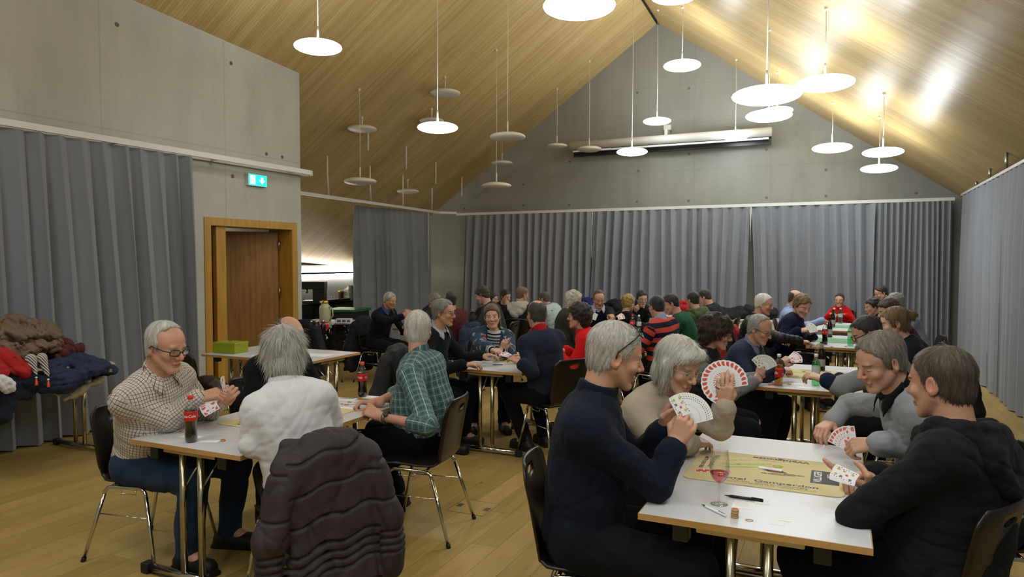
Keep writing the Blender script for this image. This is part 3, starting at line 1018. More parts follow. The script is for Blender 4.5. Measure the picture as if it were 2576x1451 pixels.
def skin_mat(name, base, brow, stub=0., lip='#a4594a', open_=.5, mouth=0.):
    m = Mat(name, .48, spec=.4)
    b = m.b; b.inputs['Subsurface Weight'].default_value = .08; b.inputs['Subsurface Radius'].default_value = (.012, .004, .002)
    b.inputs['Subsurface Scale'].default_value = .6
    x, y, z = m.xyz(m.attr('hp')); ax = x.abs()
    base = tuple(k * .66 + e * .34 for k, e in zip(srgb(base), srgb('#d9b7a4')))
    n = m.noise(m.obj(), 26, 3)
    c = m.mix(n, tuple(k * .86 for k in base), tuple(min(1, k * 1.10) for k in base))
    def ell(cx, cz, rx, rz, soft=.35):
        q = ((ax - cx) / rx).pow(2) + ((z - cz) / rz).pow(2)
        return 1 - q.step(1 - soft, 1 + soft)
    front = y.step(.045, .06)
    red = ell(.0, -.03, .018, .02, .8).max(ell(.042, -.035, .022, .02, .8)) * front * .30
    ear = ax.step(.072, .08) * (1 - z.abs().step(.05, .07)) * .35
    c = m.mix(red.max(ear), c, (base[0] * .95, base[1] * .55, base[2] * .48))
    if stub > 0:
        sb = ell(.0, -.095, .06, .045, .4) * y.step(.0, .04) * (1 - ell(0, -.064, .024, .010)) * stub
        c = m.mix(sb * n, c, srgb('#8a8580'))
    lips = ell(.0, -.0645, .0235, .0085, .3) * front
    c = m.mix(lips * .65, c, srgb(lip))
    ml = ell(.0, -.0645, .022, .0016 + mouth, .5) * front
    c = m.mix(ml * .8, c, srgb('#4a221c') if mouth == 0 else srgb('#e8dfd8'))
    # brow: a slightly arched band
    bz = z - (.0235 - (ax - .032).pow(2) * 6.0)
    br = (1 - bz.abs().step(.002, .0055)) * ax.step(.010, .015) * (1 - ax.step(.046, .054)) * front
    c = m.mix(br * .8, c, srgb(brow))
    # eye: almond of white, dark iris, lid line
    ez = (z + .001).abs()
    wl = ((ax - .0315) / .0145).pow(2) * -1 + 1
    al = wl.max(0) * (.0052 * open_ + .0004)
    eye = (al - ez).step(-.0006, .0006) * front * ax.gt(.012)
    c = m.mix(eye, c, srgb('#d9d2c8'))
    iris = (1 - (((ax - .0315).pow(2) + (z + .0005).pow(2)).pow(.5)).step(.0048, .006)) * eye
    c = m.mix(iris, c, srgb('#2a1d14'))
    lid = (1 - (z + .001 - al).abs().step(.0006, .0022)) * wl.gt(0) * front
    c = m.mix(lid * .75, c, srgb('#3a2418'))
    m.color(c); m.bump(m.noise(m.obj(), 180, 2), .05, .002)
    return m.m

def hair_mat(name, a, b):
    m = Mat(name, .55, spec=.35)
    p = m.attr('hf')                         # strand coordinates: x across, y along
    n = m.noise(m.map(p, (1, .09, 1)), 190, 3, .6); l = m.noise(m.map(p, (1, .25, 1)), 22, 2)
    m.color(m.mix((n * .6 + l * .5).step(.25, .85), srgb(a), srgb(b)))
    m.bump(n, .55, .004); m.b.inputs['Sheen Weight'].default_value = .15
    return m.m

FCACHE = {}
def fabric(c, kind=None, rough=.92, **kw):
    key = (c, kind, rough, tuple(sorted(kw.items())))
    if key in FCACHE: return FCACHE[key]
    m = Mat('cloth_' + (kind or 'plain'), rough, spec=kw.get('spec', .15))
    base = srgb(c)
    p = m.attr('pat'); u, v, o = m.xyz(p)
    n = m.noise(m.obj(), 9, 3)
    col = m.mix(n, tuple(k * .86 for k in base), tuple(min(1, k * 1.12) for k in base))
    def line(t, per, w_, ph=0.): return (((t / per + ph).fract() - .5).abs()).lt(w_ / 2)
    if kind == 'check':       # thin tattersall lines
        pu = kw.get('per', .021)
        col = m.mix(line(u, pu, .16) * .85, col, srgb(kw['c1'])); col = m.mix(line(v, pu, .16) * .85, col, srgb(kw['c2']))
        col = m.mix(line(u, pu * 2, .10, .25) * .5, col, srgb(kw['c2']))
    if kind == 'plaid':       # madras: broad dark bands, pale lines
        pu = .046
        col = m.mix(line(u, pu, .45) * .45, col, srgb(kw['c1'])); col = m.mix(line(v, pu, .45) * .45, col, srgb(kw['c1']))
        col = m.mix(line(u, pu, .09, .5) * .85, col, srgb(kw['c2'])); col = m.mix(line(v, pu, .08, .5) * .55, col, srgb(kw['c2']))
        col = m.mix(line(u, pu / 2, .12, .1) * .6, col, srgb(kw['c3'])); col = m.mix(line(v, pu / 2, .10, .1) * .5, col, srgb(kw['c3']))
    if kind == 'stripe':
        col = m.mix(line(v, kw['per'], kw['w']), col, srgb(kw['c1']))
    if kind == 'patch':       # scattered pale squares
        vn = m.node('ShaderNodeTexVoronoi', distance='CHEBYCHEV'); m.L(m.obj(), vn.inputs['Vector']); vn.inputs['Scale'].default_value = 15
        col = m.mix(E(m.nt, vn.outputs['Distance']).lt(.24), col, srgb(kw['c1']))
    if kind == 'blotch':
        col = m.mix(m.noise(m.obj(), 38, 2).step(.5, .6), col, srgb(kw['c1']))
    m.color(col)
    m.bump(m.noise(m.obj(), kw.get('weave', 420), 2) + m.noise(m.obj(), 30, 3) * .6, .22, .004)
    if rough > .7: m.b.inputs['Sheen Weight'].default_value = .03
    FCACHE[key] = m.m
    return m.m

HAIR = {   # hairline (z -> y limit) and volumes in head coordinates
    'short':  dict(t=.006, L=.017, line=[(-.088, -.066), (-.06, -.048), (-.036, -.034), (-.03, .002), (.0, .008), (.03, .024), (.055, .044), (.08, .062), (.095, .075), (.13, .11)]),
    'recede': dict(t=.006, L=.016, line=[(-.088, -.066), (-.06, -.048), (-.036, -.034), (-.03, .002), (.0, .008), (.035, .018), (.06, .010), (.085, .010), (.105, .030), (.13, .04)]),
    'tonsure': dict(t=.006, L=.016, line=[(-.088, -.066), (-.06, -.048), (-.036, -.034), (-.03, .002), (.0, .008), (.035, .018), (.06, .006), (.09, -.03), (.13, -.06)], patch=1),
    'bald':   dict(t=.005, L=.014, line=[(-.088, -.066), (-.06, -.048), (-.036, -.034), (-.03, .002), (.01, .008), (.04, .006), (.06, -.02), (.14, -.03)], crown=1),
    'full':   dict(t=.012, L=.030, line=[(-.10, -.064), (-.06, -.045), (-.036, -.03), (-.03, .008), (.01, .022), (.03, .034), (.055, .058), (.08, .085), (.10, .12), (.14, .14)], wild=.004),
    'fluffy': dict(t=.013, L=.05, line=[(-.13, -.07), (-.08, -.03), (-.045, -.02), (-.02, .03), (.01, .04), (.03, .05), (.06, .07), (.08, .105), (.14, .14)], nape=1, wild=.006),
    'curly':  dict(t=.030, L=.026, line=[(-.12, -.07), (-.06, -.02), (-.035, .01), (-.02, .035), (.01, .05), (.03, .06), (.05, .085), (.08, .12), (.15, .15)], nape=1, wild=.006),
    'bob':    dict(t=.016, L=.036, line=[(-.12, .0), (-.08, .022), (-.04, .026), (.0, .030), (.03, .040), (.05, .062), (.07, .088), (.095, .125), (.14, .15)], bob=1, sleek=1),
    'pulled': dict(t=.007, sleek=1, L=.03, line=[(-.085, -.05), (-.05, -.03), (-.03, .008), (.01, .022), (.04, .05), (.065, .072), (.09, .09), (.13, .12)], bun=1),
    'long':   dict(t=.010, sleek=1, L=.06, line=[(-.4, .02), (-.10, .015), (-.05, .022), (.0, .034), (.03, .05), (.065, .072), (.09, .10), (.14, .13)], long=1),
}

BODY_N = [0]
def person(label, head, hip, a, ha, desc, s=1.0, hp=-15, roll=0, skin='#c08a68', hair='short', hc=('#8d8a85', '#c9c6c0'), brow=None, top=('#202838',), sleeve='long', collar=None, colc=None,
           pants='#15161a', shoes='#151312', bulk=1.0, belly=.0, hands=None, glasses=None, stub=.0, lip='#a4594a', res=None, extra=(), chair_at=None, knee=None, vest=None, open_=.45, hem=None, smile=0., chairlab=None, thick=.012, arms=True, legdir=0., chaira=None, fem=False, vneck=None, beard=None, neckw=.056, shoulder=.175):
    BODY_N[0] += 1; seed = BODY_N[0] * 13
    HC = V3(at(*head)); dist = head[2]
    res = res or max(.0036, min(.011, dist * .00125))
    F = V3(math.cos(RD(a)), math.sin(RD(a)), 0); Lf = V3(-F[1], F[0], 0); UP = V3(0, 0, 1)
    HF = V3(math.cos(RD(ha)) * math.cos(RD(hp)), math.sin(RD(ha)) * math.cos(RD(hp)), math.sin(RD(hp)))
    HR = nrm(np.cross(HF, UP)); HU = np.cross(HR, HF)
    if roll: c_, s_ = math.cos(RD(roll)), math.sin(RD(roll)); HR, HU = HR * c_ + HU * s_, HU * c_ - HR * s_
    HM = np.stack([HR, HF, HU], 1)
    if hip is None: hip = HC[:2] - F[:2] * .12
    H = V3(hip[0], hip[1], .55)
    if dist > 4.1:        # nobody sits far out to the side of their own head
        lat = float(np.dot((HC - H) * V3(1, 1, 0), Lf)); H = H + Lf * (lat - max(-.04, min(.04, lat)))
        fw = float(np.dot((HC - H) * V3(1, 1, 0), F)); H = H + F * (fw - max(.0, min(.26, fw)))
    N = HC - HU * .10 * s - HF * .045 * s - UP * .065 * s
    if N[2] > HC[2] - .13 * s: N[2] = HC[2] - .13 * s
    su = nrm(N - H); sl = nrm(Lf - su * np.dot(Lf, su)); sf = np.cross(sl, su); sf = sf if np.dot(sf, F) > 0 else -sf
    TM = np.stack([sl, sf, su], 1)
    LT = np.linalg.norm(N - H)
    def tp(t, f=0., l=0.): return H + su * LT * t + sf * f * s - sf * .03 * math.sin(PI * min(1, max(0, t))) + sl * l * s
    B = bulk * s
    sw = shoulder * s * (.92 if fem else 1.)
    SH = {+1: tp(.83, .0) + sl * sw, -1: tp(.83, .0) - sl * sw}
    P = {k: [] for k in ('torso', 'arm1', 'arm-1', 'leg1', 'leg-1')}
    T = P['torso']
    T.append(('ell', H + su * .01, TM, (.175 * B, .135 * B, .125 * B), .05))
    T.append(('ell', tp(.34, .01 + belly * .6), TM, (.160 * B, (.118 + belly) * B, .19 * s), .06))
    T.append(('ell', tp(.66, .005 + belly * .2), TM, (.165 * B, .120 * B, .20 * s), .06))
    if fem: T.append(('ell', tp(.62, .085), TM, (.12 * B, .065 * B, .08 * s), .04))
    T.append(('cap', SH[1] - sl * .02, SH[-1] + sl * .02, .064 * B, .064 * B, .06))
    T.append(('cap', N - su * .035 + sl * .03, SH[1] - sl * .03 + su * .01, .052 * s, .055 * B, .05))
    T.append(('cap', N - su * .035 - sl * .03, SH[-1] + sl * .03 + su * .01, .052 * s, .055 * B, .05))
    # arms
    hd = {}
    hands = hands or {}
    for sd in (1, -1):
        h = dict(hands.get(sd, {}))
        if 'w' in h: Wp = V3(at(*h['w'])) if len(h['w']) == 3 and h.get('px', 1) else V3(*h['w'])
        else: Wp = V3(HC[0], HC[1], 0) + F * .17 + Lf * sd * .13 * s + UP * .80
        S = SH[sd]
        la, lb = .295 * s, .255 * s
        if 'e' in h: El = V3(at(*h['e']))
        else:
            D = Wp - S; dl = np.linalg.norm(D)
            if dl > (la + lb) * .98: Wp = S + D / dl * (la + lb) * .98; D = Wp - S; dl = np.linalg.norm(D)
            x = (la * la - lb * lb + dl * dl) / (2 * dl); q = math.sqrt(max(1e-4, la * la - x * x))
            pole = V3(0, 0, -1) * .9 + Lf * sd * .75 - F * .25
            D = D / dl; pole = nrm(pole - D * np.dot(pole, D))
            El = S + D * x + pole * q
        fd = nrm(V3(at(*h['f'])) - Wp) if 'f' in h else nrm(nrm(Wp - El) * .7 + F * .4 - Lf * sd * .5 + V3(0, 0, -.1))
        bn = V3(*h.get('bn', (0, 0, 1))); bn = nrm(bn - fd * np.dot(bn, fd))
        hd[sd] = (Wp, fd, bn, h.get('curl', .5), h.get('thumb', .5), h.get('curls'))
        A = P['arm%d' % sd]
        A.append(('cap', S, El, .046 * B, .039 * s, .03)); A.append(('cap', El, Wp, .040 * s, .028 * s, .02))
    # legs
    kz = .47
    ft = {}
    for sd in (1, -1):
        hj = H + Lf * sd * .09 * s - UP * .02
        kd = nrm(F * 1.0 + Lf * (sd * .16 + legdir))
        kn = hj + kd * .42 * s; kn[2] = .50 if s < 1.15 else .53
        tuck = (knee or {}).get(sd, -.05)
        an = V3(kn[0], kn[1], .10) + kd * tuck
        ft[sd] = (an, kd)
        P['leg%d' % sd] += [('cap', hj, kn, .088 * B, .062 * s, .05), ('cap', kn, an, .058 * s, .043 * s, .02)]
    # head and hands, in the skin mesh
    def hl(*p): return HC + HM @ (V3(*p) * s)
    hs = .92 if fem else 1.0
    lo = np.min([HC - .2, H - .3, *(ft[k][0] - .16 for k in ft), *(hd[k][0] - .22 for k in hd)], 0); hi = np.max([HC + .2, H + .3, *(ft[k][0] + .16 for k in ft), *(hd[k][0] + .22 for k in hd), *(SH[k] + .1 for k in SH)], 0)
    lo = np.minimum(lo, np.min([SH[k] - .12 for k in SH], 0)); lo[2] = -.03
    base = max(.010, res * 2.2)
    fines = [(HC - .155 * s, HC + .155 * s, res)]
    for sd in (1, -1):
        c = hd[sd][0] + hd[sd][1] * .085 * s; fines.append((c - .105 * s, c + .105 * s, res * .95))
    g = SDF(lo, hi, base, fines)
    def prim(g, q, off=0.):
        if q[0] == 'ell': g.ell(q[1], q[2], q[3], q[4], off)
        else: g.cap(q[1], q[2], q[3], q[4], q[5], off)
    for k in P:
        for q in P[k]: prim(g, q, -.006)
    an = {}
    for sd in (1, -1):
        p, kd = ft[sd]; g.cap(p, p + kd * .12 - UP * .055, .04 * s, .03 * s, .02)
    # head
    def E_(c, r, k, R=None, sub=False): g.ell(hl(*c), HM if R is None else HM @ R, [x * s for x in r], k * s, sub=sub)
    def C_(p, q, ra, rb, k, sub=False): g.cap(hl(*p), hl(*q), ra * s, rb * s, k * s, sub=sub)
    nk = neckw * (.86 if fem else 1.)
    g.cap(hl(0, -.028, -.055), N - su * .02, nk * s, (nk + .004) * s, .02)
    E_((0, -.018, .038), (.074, .096, .082), .01); E_((0, .022, .03), (.066, .064, .064), .02)
    E_((0, .028, -.036), (.058, .060, .076), .025)
    for q in (-1, 1):
        C_((q * .052, .004, -.045), (q * .02, .066, -.098), .020 if not fem else .016, .017, .02)
        E_((q * .037, .062, -.024), (.026, .024, .022), .018)
    E_((0, .077, -.100), (.020, .016, .016), .02)
    C_((-.034, .078, .022), (.034, .078, .022), .010, .010, .014)
    for q in (-1, 1):
        E_((q * .0315, .100, .002), (.016, .020, .011), .010, sub=True)
        E_((q * .0315, .0745, -.001), (.0135, .0125, .0115), .004)
    C_((0, .086, .012), (0, .110, -.026), .0078, .0118, .012)
    for q in (-1, 1): E_((q * .0125, .097, -.031), (.0085, .010, .008), .006)
    C_((-.016, .088, -.060), (.016, .088, -.060), .0062, .0062, .007); C_((-.014, .087, -.070), (.014, .087, -.070), .0070, .0070, .007)
    C_((-.022, .0985, -.0648), (.022, .0985, -.0648), .0030, .0030, .003, sub=True)
    for q in (-1, 1):
        t = RD(24) * q
        R = np.array([[math.cos(t), math.sin(t), 0], [-math.sin(t), math.cos(t), 0], [0, 0, 1]])
        E_((q * .077, -.012, -.006), (.0075, .020, .032), .006, R)
        E_((q * .084, -.008, -.002), (.006, .011, .020), .005, R, sub=True)
        E_((q * .074, -.004, -.030), (.007, .010, .011), .005)
    if beard: E_((0, .06, -.085), (.05, .045, .04), .02)
    # hands
    for sd in (1, -1):
        Wp, fd, bn, curl, th, curls = hd[sd]
        X = np.cross(fd, bn) if sd == 1 else np.cross(bn, fd)   # towards the thumb side
        z_ = s * (.90 if fem else 1.)
        def hp_(x, y, z): return Wp + (X * x + fd * y + bn * z) * z_
        kn = [(.031, .092), (.010, .097), (-.011, .093), (-.030, .084)]
        g.cap(Wp - fd * .03, hp_(0, .015, 0), .029 * s, .026 * s, .012)
        for (kx, ky) in kn: g.cap(hp_(kx * .55, .02, -.002), hp_(kx, ky, 0), .017 * z_, .0115 * z_, .012)
        for i, (kx, ky) in enumerate(kn):
            ln = [(.042, .026, .020), (.046, .029, .021), (.043, .027, .020), (.034, .021, .018)][i]
            cu = curls[i] if curls else curl * (.9 + .08 * i)
            p = hp_(kx, ky, 0); ang = 0
            for j in range(3):
                ang += cu * (1.05, 1.5, .95)[j]
                sp_ = kx * 1.6 * (1 - min(1, cu))
                d = nrm(fd * math.cos(ang) - bn * math.sin(ang) + X * sp_)
                q = p + d * ln[j] * z_
                g.cap(p, q, (.0098, .0090, .0082)[j] * z_, (.0090, .0082, .0070)[j] * z_, .0035); p = q
        b0 = hp_(.016, .020, -.006); b1 = hp_(.046, .052, -.016 - .022 * th); b2 = b1 + nrm(X * (.35 - .9 * th) + fd * .85 - bn * (.25 + .35 * th)) * .034 * z_
        b3 = b2 + nrm(X * (.1 - 1.0 * th) + fd * .85 - bn * .3) * .028 * z_
        g.cap(b0, b1, .0165 * z_, .0125 * z_, .012); g.cap(b1, b2, .0115 * z_, .0100 * z_, .004); g.cap(b2, b3, .0100 * z_, .0080 * z_, .003)
    org = np.array([H[0], H[1], 0])
    me = g.mesh('person', org, {'hp': lambda W: (W - HC) @ HM / s})
    brow = brow or hc[0]
    body = link('person', me, skin_mat('skin', skin, brow, stub, lip, open_, smile))
    body.location = org
    tag(body, label, 'person', 'card players')
    # garments
    yoke = len(top) > 1 and isinstance(top[1], dict) and top[1]['kind'] in ('check', 'plaid')
    def pat(W, Nn=None):
        out = np.zeros((len(W), 3)); best = np.full(len(W), 9.)
        q = W - H
        ang = np.arctan2(q @ sl, q @ sf + 1e-6)
        out[:, 0] = ang * .165; out[:, 1] = q @ su
        if Nn is not None:
            l_, f_, u_ = q @ sl, q @ sf, q @ su; nl, nf, nu_ = np.abs(Nn @ sl), np.abs(Nn @ sf), np.abs(Nn @ su)
            out[:, 0] = np.where((nl > nf) & (nl > nu_), f_ + .2, l_); out[:, 1] = np.where(yoke & (nu_ > nf * 1.3) & (nu_ > nl) & (u_ > LT * .8), LT + f_, u_)
        dx = (q @ sl) / (.165 * B); dy = (q @ sf) / (.12 * B)
        best = (np.sqrt(dx ** 2 + dy ** 2) - 1) * .12
        for k in P:
            if k == 'torso': continue
            acc = 0.
            for c in P[k]:
                aa, bb = V3(c[1]), V3(c[2]); ba = bb - aa; l = np.linalg.norm(ba); t = np.clip((W - aa) @ ba / l ** 2, 0, 1)
                dv = W - aa - t[:, None] * ba; d = np.linalg.norm(dv, axis=1) - (c[3] + (c[4] - c[3]) * t)
                e1 = nrm(np.cross(ba, V3(.3, .2, .9))); e2 = nrm(np.cross(ba, e1))
                m_ = d < best
                out[m_, 0] = (np.arctan2(dv @ e1, dv @ e2) * .05)[m_]; out[m_, 1] = (acc + (W - aa) @ ba / l)[m_] + .3; best = np.where(m_, d, best); acc += l
        out[:, 2] = 0
        return out
    gres = max(.0065, min(.014, dist * .0021))
    def glim(keys, pad=.1):
        pts = [c[i] for k in keys for c in P[k] for i in ((1, 2) if c[0] == 'cap' else (1,))]
        pts += [c[1] + d for k in keys for c in P[k] if c[0] == 'ell' for d in (V3(.2, .2, .2), V3(-.2, -.2, -.2))]
        return np.min(pts, 0) - pad, np.max(pts, 0) + pad
    # trousers
    lo, hi = glim(('leg1', 'leg-1')); lo = np.minimum(lo, H - .25); hi = np.maximum(hi, H + .25)
    g = SDF(lo, hi, gres * 1.25)
    prim(g, T[0], .006)
    for sd in (1, -1):
        for q in P['leg%d' % sd]: prim(g, q, .016)
    g.v = np.maximum(g.v, (.075 - g.ax[2])[None, None, :])
    g.disp(wrinkle(seed, 20, .004, (1, 1, 1.4))); g.disp(folds(seed + 6, 20, .006))
    me = g.mesh('trousers', org, {'pat': pat}); tr = link('trousers', me, fabric(pants) if isinstance(pants, str) else pants, body)
    # shoes
    for sd in (1, -1):
        p, kd = ft[sd]
        c = V3(p[0], p[1], 0)
        g = SDF(c - V3(.26, .26, .02), c + V3(.26, .26, .16), max(.007, gres))
        R = np.stack([np.cross(kd, UP), kd, UP], 1)
        g.cap(c - kd * .05 + UP * .045, c + kd * .15 + UP * .04, .044 * s, .046 * s, .02); g.cap(c + UP * .05, c + UP * .11 - kd * .005, .046 * s, .047 * s, .03); g.box(c + kd * .052 + UP * .012, R, (.043 * s, .135 * s, .013), .012, .012)
        g.v = np.maximum(g.v, (0.0 - g.ax[2])[None, None, :])
        link('shoe', g.mesh('shoe', org), fabric(shoes, rough=.5, spec=.4), body)
    # upper garment
    keys = ['torso', 'arm1', 'arm-1']
    lo, hi = glim(keys, .09)
    g = SDF(lo, hi, gres)
    for q in T: prim(g, q, thick)
    for sd in (1, -1):
        c = P['arm%d' % sd]; S, El = V3(c[0][1]), V3(c[0][2]); Wp = V3(c[1][2])
        if sleeve == 'none': continue
        prim(g, c[0], thick + .004)
        if sleeve == 'short': g.cap(El, El + (Wp - El) * .18, .046 * s + thick, .046 * s + thick, .02)
        elif sleeve == 'rolled': g.cap(El, El + (Wp - El) * .25, .044 * s + thick, .042 * s + thick, .02)
        elif sleeve == 'quarter': g.cap(El, El + (Wp - El) * .7, .044 * s + thick, .036 * s + thick, .02)
        else:
            We = Wp - nrm(Wp - El) * .012; g.cap(El, We, .041 * s + thick, .037 * s + thick * .8, .02)
            g.cap(We - nrm(Wp - El) * .03, We, .042 * s + thick * .8, .041 * s + thick * .8, .006)
    hemp = tp(hem if hem is not None else .02)
    g.cut(hemp - su * .02, -su)
    g.cap(N + su * .0, N + su * .12, .064 * s * (.9 if fem else 1), .064 * s, .006, sub=True)     # neck opening
    if vneck:
        a_ = N + sf * .075 * s + su * .03; b_ = N + sf * .15 * s - su * .115 * s
        for q in (-1, 0, 1): g.cap(a_ + sl * q * .032 * s, b_, .026 * s, .010, .006, sub=True)
    g.disp(wrinkle(seed + 1, 13, .004, (1, 1, 1.3)))
    g.disp(folds(seed + 2, 20, .0045, (1.4, 1.4, .8))); g.disp(wrinkle(seed + 12, 60, .0012))
    if len(top) > 1 and top[1] == 'puffer':
        def pf(W):
            q = pat(W)[:, 1]; return .010 * np.exp(-((np.mod(q, .055) - .0275) / .007) ** 2)
        g.disp(pf); mt = fabric(top[0], rough=.5, spec=.35)
    elif len(top) > 1 and isinstance(top[1], dict):
        kw = dict(top[1]); mt = fabric(top[0], kw.pop('kind'), **kw)
    else: mt = fabric(top[0])
    nm = 'sweater' if not (len(top) > 2) else top[2]
    link(nm, g.mesh(nm, org, {'pat': pat}), mt, body)
    if vest:        # a second layer without sleeves
        vd = vest if isinstance(vest, dict) else {}
        g = SDF(lo, hi, gres)
        for q in T: prim(g, q, thick + .014)
        if vd.get('sleeves'):
            for sd in (1, -1):
                c = P['arm%d' % sd]; El, Wp = V3(c[1][1]), V3(c[1][2])
                prim(g, c[0], thick + .016); g.cap(El, El + (Wp - El) * vd.get('slen', .72), .046 * s + thick + .01, .044 * s + thick + .01, .02)
        g.cut(tp(-.02), -su); g.cap(N, N + su * .12, .070 * s, .070 * s, .006, sub=True)
        if not vd.get('sleeves'):
            for sd in (1, -1): g.cap(SH[sd] + sl * sd * .05, SH[sd] + sl * sd * .15 - su * .1, .075 * s, .09 * s, .01, sub=True)
        if vd.get('open'):
            g.box(N + sf * .17 * s - su * .3, TM, (vd['open'], .17 * s, .42), .01, .01, sub=True)
        g.disp(wrinkle(seed + 1, 17, .0055, (1, 1, 1.3)))
        def pf(W): return .007 * np.exp(-((np.mod((W - H) @ su, .075) - .0375) / .007) ** 2)
        if not vd: g.disp(pf)
        nm = vd.get('name', 'vest')
        link(nm, g.mesh(nm, org, {'pat': pat}), vd['mat'] if vd else fabric(vest, rough=.6, spec=.3), body)
    if vneck:
        g2 = SDF(N - .2, N + .2, gres * .8)
        for q in T: prim(g2, q, thick - .006)
        g2.cut(N - su * .14 * s, -su); g2.cut(N + su * .03, su); g2.cut(N + sf * .01, -sf); g2.cut(N + sl * .075 * s, sl); g2.cut(N - sl * .075 * s, -sl)
        link('undershirt', g2.mesh('undershirt', org, {'pat': pat}), fabric(vneck), body)
    # collar
    if collar:
        ct = colc if colc is not None else mt
        if isinstance(ct, str): ct = fabric(ct)
        ax_ = nrm(hl(0, -.03, -.05) - N)
        cl = N - .12, N + .20
        g = SDF(N - .26 * s, N + .24 * s, gres * (.9 if collar == 'hood' else .62))
        rr = (nk + .004) * s
        if collar == 'turtle':
            g.cap(N - ax_ * .02, N + ax_ * .048 * s, rr + .020, rr + .011, .01); g.cap(N - ax_ * .0, N + ax_ * .02 * s, rr + .020, rr + .018, .01)
            g.cut(N + ax_ * .045 * s, ax_)
        elif collar == 'crew':
            g.cap(N - ax_ * .03, N + ax_ * .01 * s, rr + .026, rr + .012, .01); g.cut(N + ax_ * .012 * s + sf * .0, nrm(ax_ + sf * .35))
        elif collar == 'shirt':
            g.cap(N - ax_ * .012 * s, N + ax_ * .06 * s, rr + .016, rr + .009, .006)
            g.cut(N + ax_ * .046 * s, nrm(ax_ + sf * .55)); g.cut(N - ax_ * .022 * s, nrm(-ax_ + sf * .15))
        elif collar == 'hood':
            def hq(l, f, u): return N + (sl * l + sf * f + su * u) * s
            for q in (-1, 1):
                C_h = [hq(q * .05, .085, -.035), hq(q * .105, .03, .0), hq(q * .125, -.055, .005), hq(q * .105, -.115, -.055), hq(q * .055, -.140, -.125), hq(0, -.145, -.155)]
                for u_, v_ in zip(C_h[:-1], C_h[1:]): g.cap(u_, v_, .040 * s, .040 * s, .03)
            g.ell(hq(0, -.115, -.055), TM, (.115 * s, .045 * s, .105 * s), .04)
            g.cap(hq(-.08, -.085, .025), hq(.08, -.085, .025), .026 * s, .026 * s, .02)
            g.disp(folds(seed + 5, 22, .005)); g.disp(wrinkle(seed + 5, 30, .002))
        elif collar == 'scarf':
            for k in range(12):
                t, t2 = 2 * PI * k / 12, 2 * PI * (k + 1) / 12
                def sp(t): return N + (sf * math.cos(t) * 1.12 + sl * math.sin(t)) * (rr + .014) - su * (.018 - .008 * math.sin(3 * t))
                g.cap(sp(t), sp(t2), .024 * s, .024 * s, .012)
            for q in (-1, 1): g.cap(N + sf * (rr + .03) + sl * q * .03, N + sf * .11 * s - su * .15 * s + sl * q * .045, .026 * s, .024 * s, .015)
            g.disp(wrinkle(seed + 5, 40, .005))
        g.disp(wrinkle(seed + 4, 40, .0015))
        if collar == 'shirt':      # the two folded wings
            for q in (-1, 1):
                b = MB(); nk_, nv_ = 10, 4; uv = []
                for lay in (0, 1):
                    for k in range(nk_ + 1):
                        t = k / nk_; th_ = RD(100 - 78 * t); dr = sf * math.cos(th_) + sl * q * math.sin(th_)
                        p0 = N + dr * (rr + .013 + .006 * t) + ax_ * (.055 - .040 * t) * s
                        p1 = N + dr * (rr + .030 + .034 * t ** 1.5) + su * (.022 - .062 * t ** 1.4) * s + sl * q * .016 * t * t
                        for v in range(nv_ + 1):
                            w_ = v / nv_; p = p0 + (p1 - p0) * w_ + dr * (.009 * math.sin(PI * min(1, w_ * 1.3)) + (.0035 if lay else 0))
                            b.v.append(tuple(p - org)); uv.append((t * .11 + .003, w_ * .06 + .004, 0))
                m_ = (nk_ + 1) * (nv_ + 1)
                for k in range(nk_):
                    for v in range(nv_):
                        c_ = [k * (nv_ + 1) + v, (k + 1) * (nv_ + 1) + v, (k + 1) * (nv_ + 1) + v + 1, k * (nv_ + 1) + v + 1]
                        b.f.append(tuple(c_)); b.f.append(tuple(x + m_ for x in c_[::-1]))
                rim = [k * (nv_ + 1) for k in range(nk_ + 1)] + [nk_ * (nv_ + 1) + v for v in range(1, nv_ + 1)] + [k * (nv_ + 1) + nv_ for k in range(nk_ - 1, -1, -1)] + [v for v in range(nv_ - 1, 0, -1)]
                for x, y in zip(rim, rim[1:] + rim[:1]): b.f.append((x, x + m_, y + m_, y))
                b.m = [0] * len(b.f); b.sm = [True] * len(b.f)
                o_ = b.build('collar_wing', ct, body)
                at_ = o_.data.attributes.new('pat', 'FLOAT_VECTOR', 'POINT'); at_.data.foreach_set('vector', np.array(uv, np.float32).ravel())
        cn = {'hood': 'hood', 'scarf': 'scarf'}.get(collar, 'collar')
        link(cn, g.mesh(cn, org, {'pat': lambda W: W - N}), ct, body)
    # hair, built in head coordinates
    hs_ = HAIR[hair]; t = hs_['t']
    hr = max(.0036, min(.009, dist * .0012))
    g = SDF((-.16, -.22, -.2 if not hs_.get('long') else -.36), (.16, .19, .2), hr)
    I3 = np.eye(3)
    g.ell((0, -.018, .038), I3, (.074 + t, .096 + t, .082 + t), .01); g.ell((0, -.030, -.030), I3, (.062 + t * .8, .066 + t * .9, .060 + t), .03)
    g.ell((0, .02, .032), I3, (.066 + t * .8, .066 + t * .7, .066 + t), .02)
    if hs_.get('nape'): g.ell((0, -.055, -.07), I3, (.058, .045, .05), .03)
    if hs_.get('bob'):
        for q in (-1, 1): g.cap((q * .078, .0, .01), (q * .070, .022, -.082), .024, .024, .03)
        g.ell((0, -.05, -.05), I3, (.075, .06, .055), .03)
        g.cap((-.03, .076, .090), (.050, .068, .068), .018, .012, .04)
    Y, Z = g.ax[1][None, :, None], g.ax[2][None, None, :]
    ln = hs_['line']
    yl_ = np.interp(g.ax[2], [q[0] for q in ln], [q[1] for q in ln]).astype(np.float32)[None, None, :]
    X = g.ax[0][:, None, None]
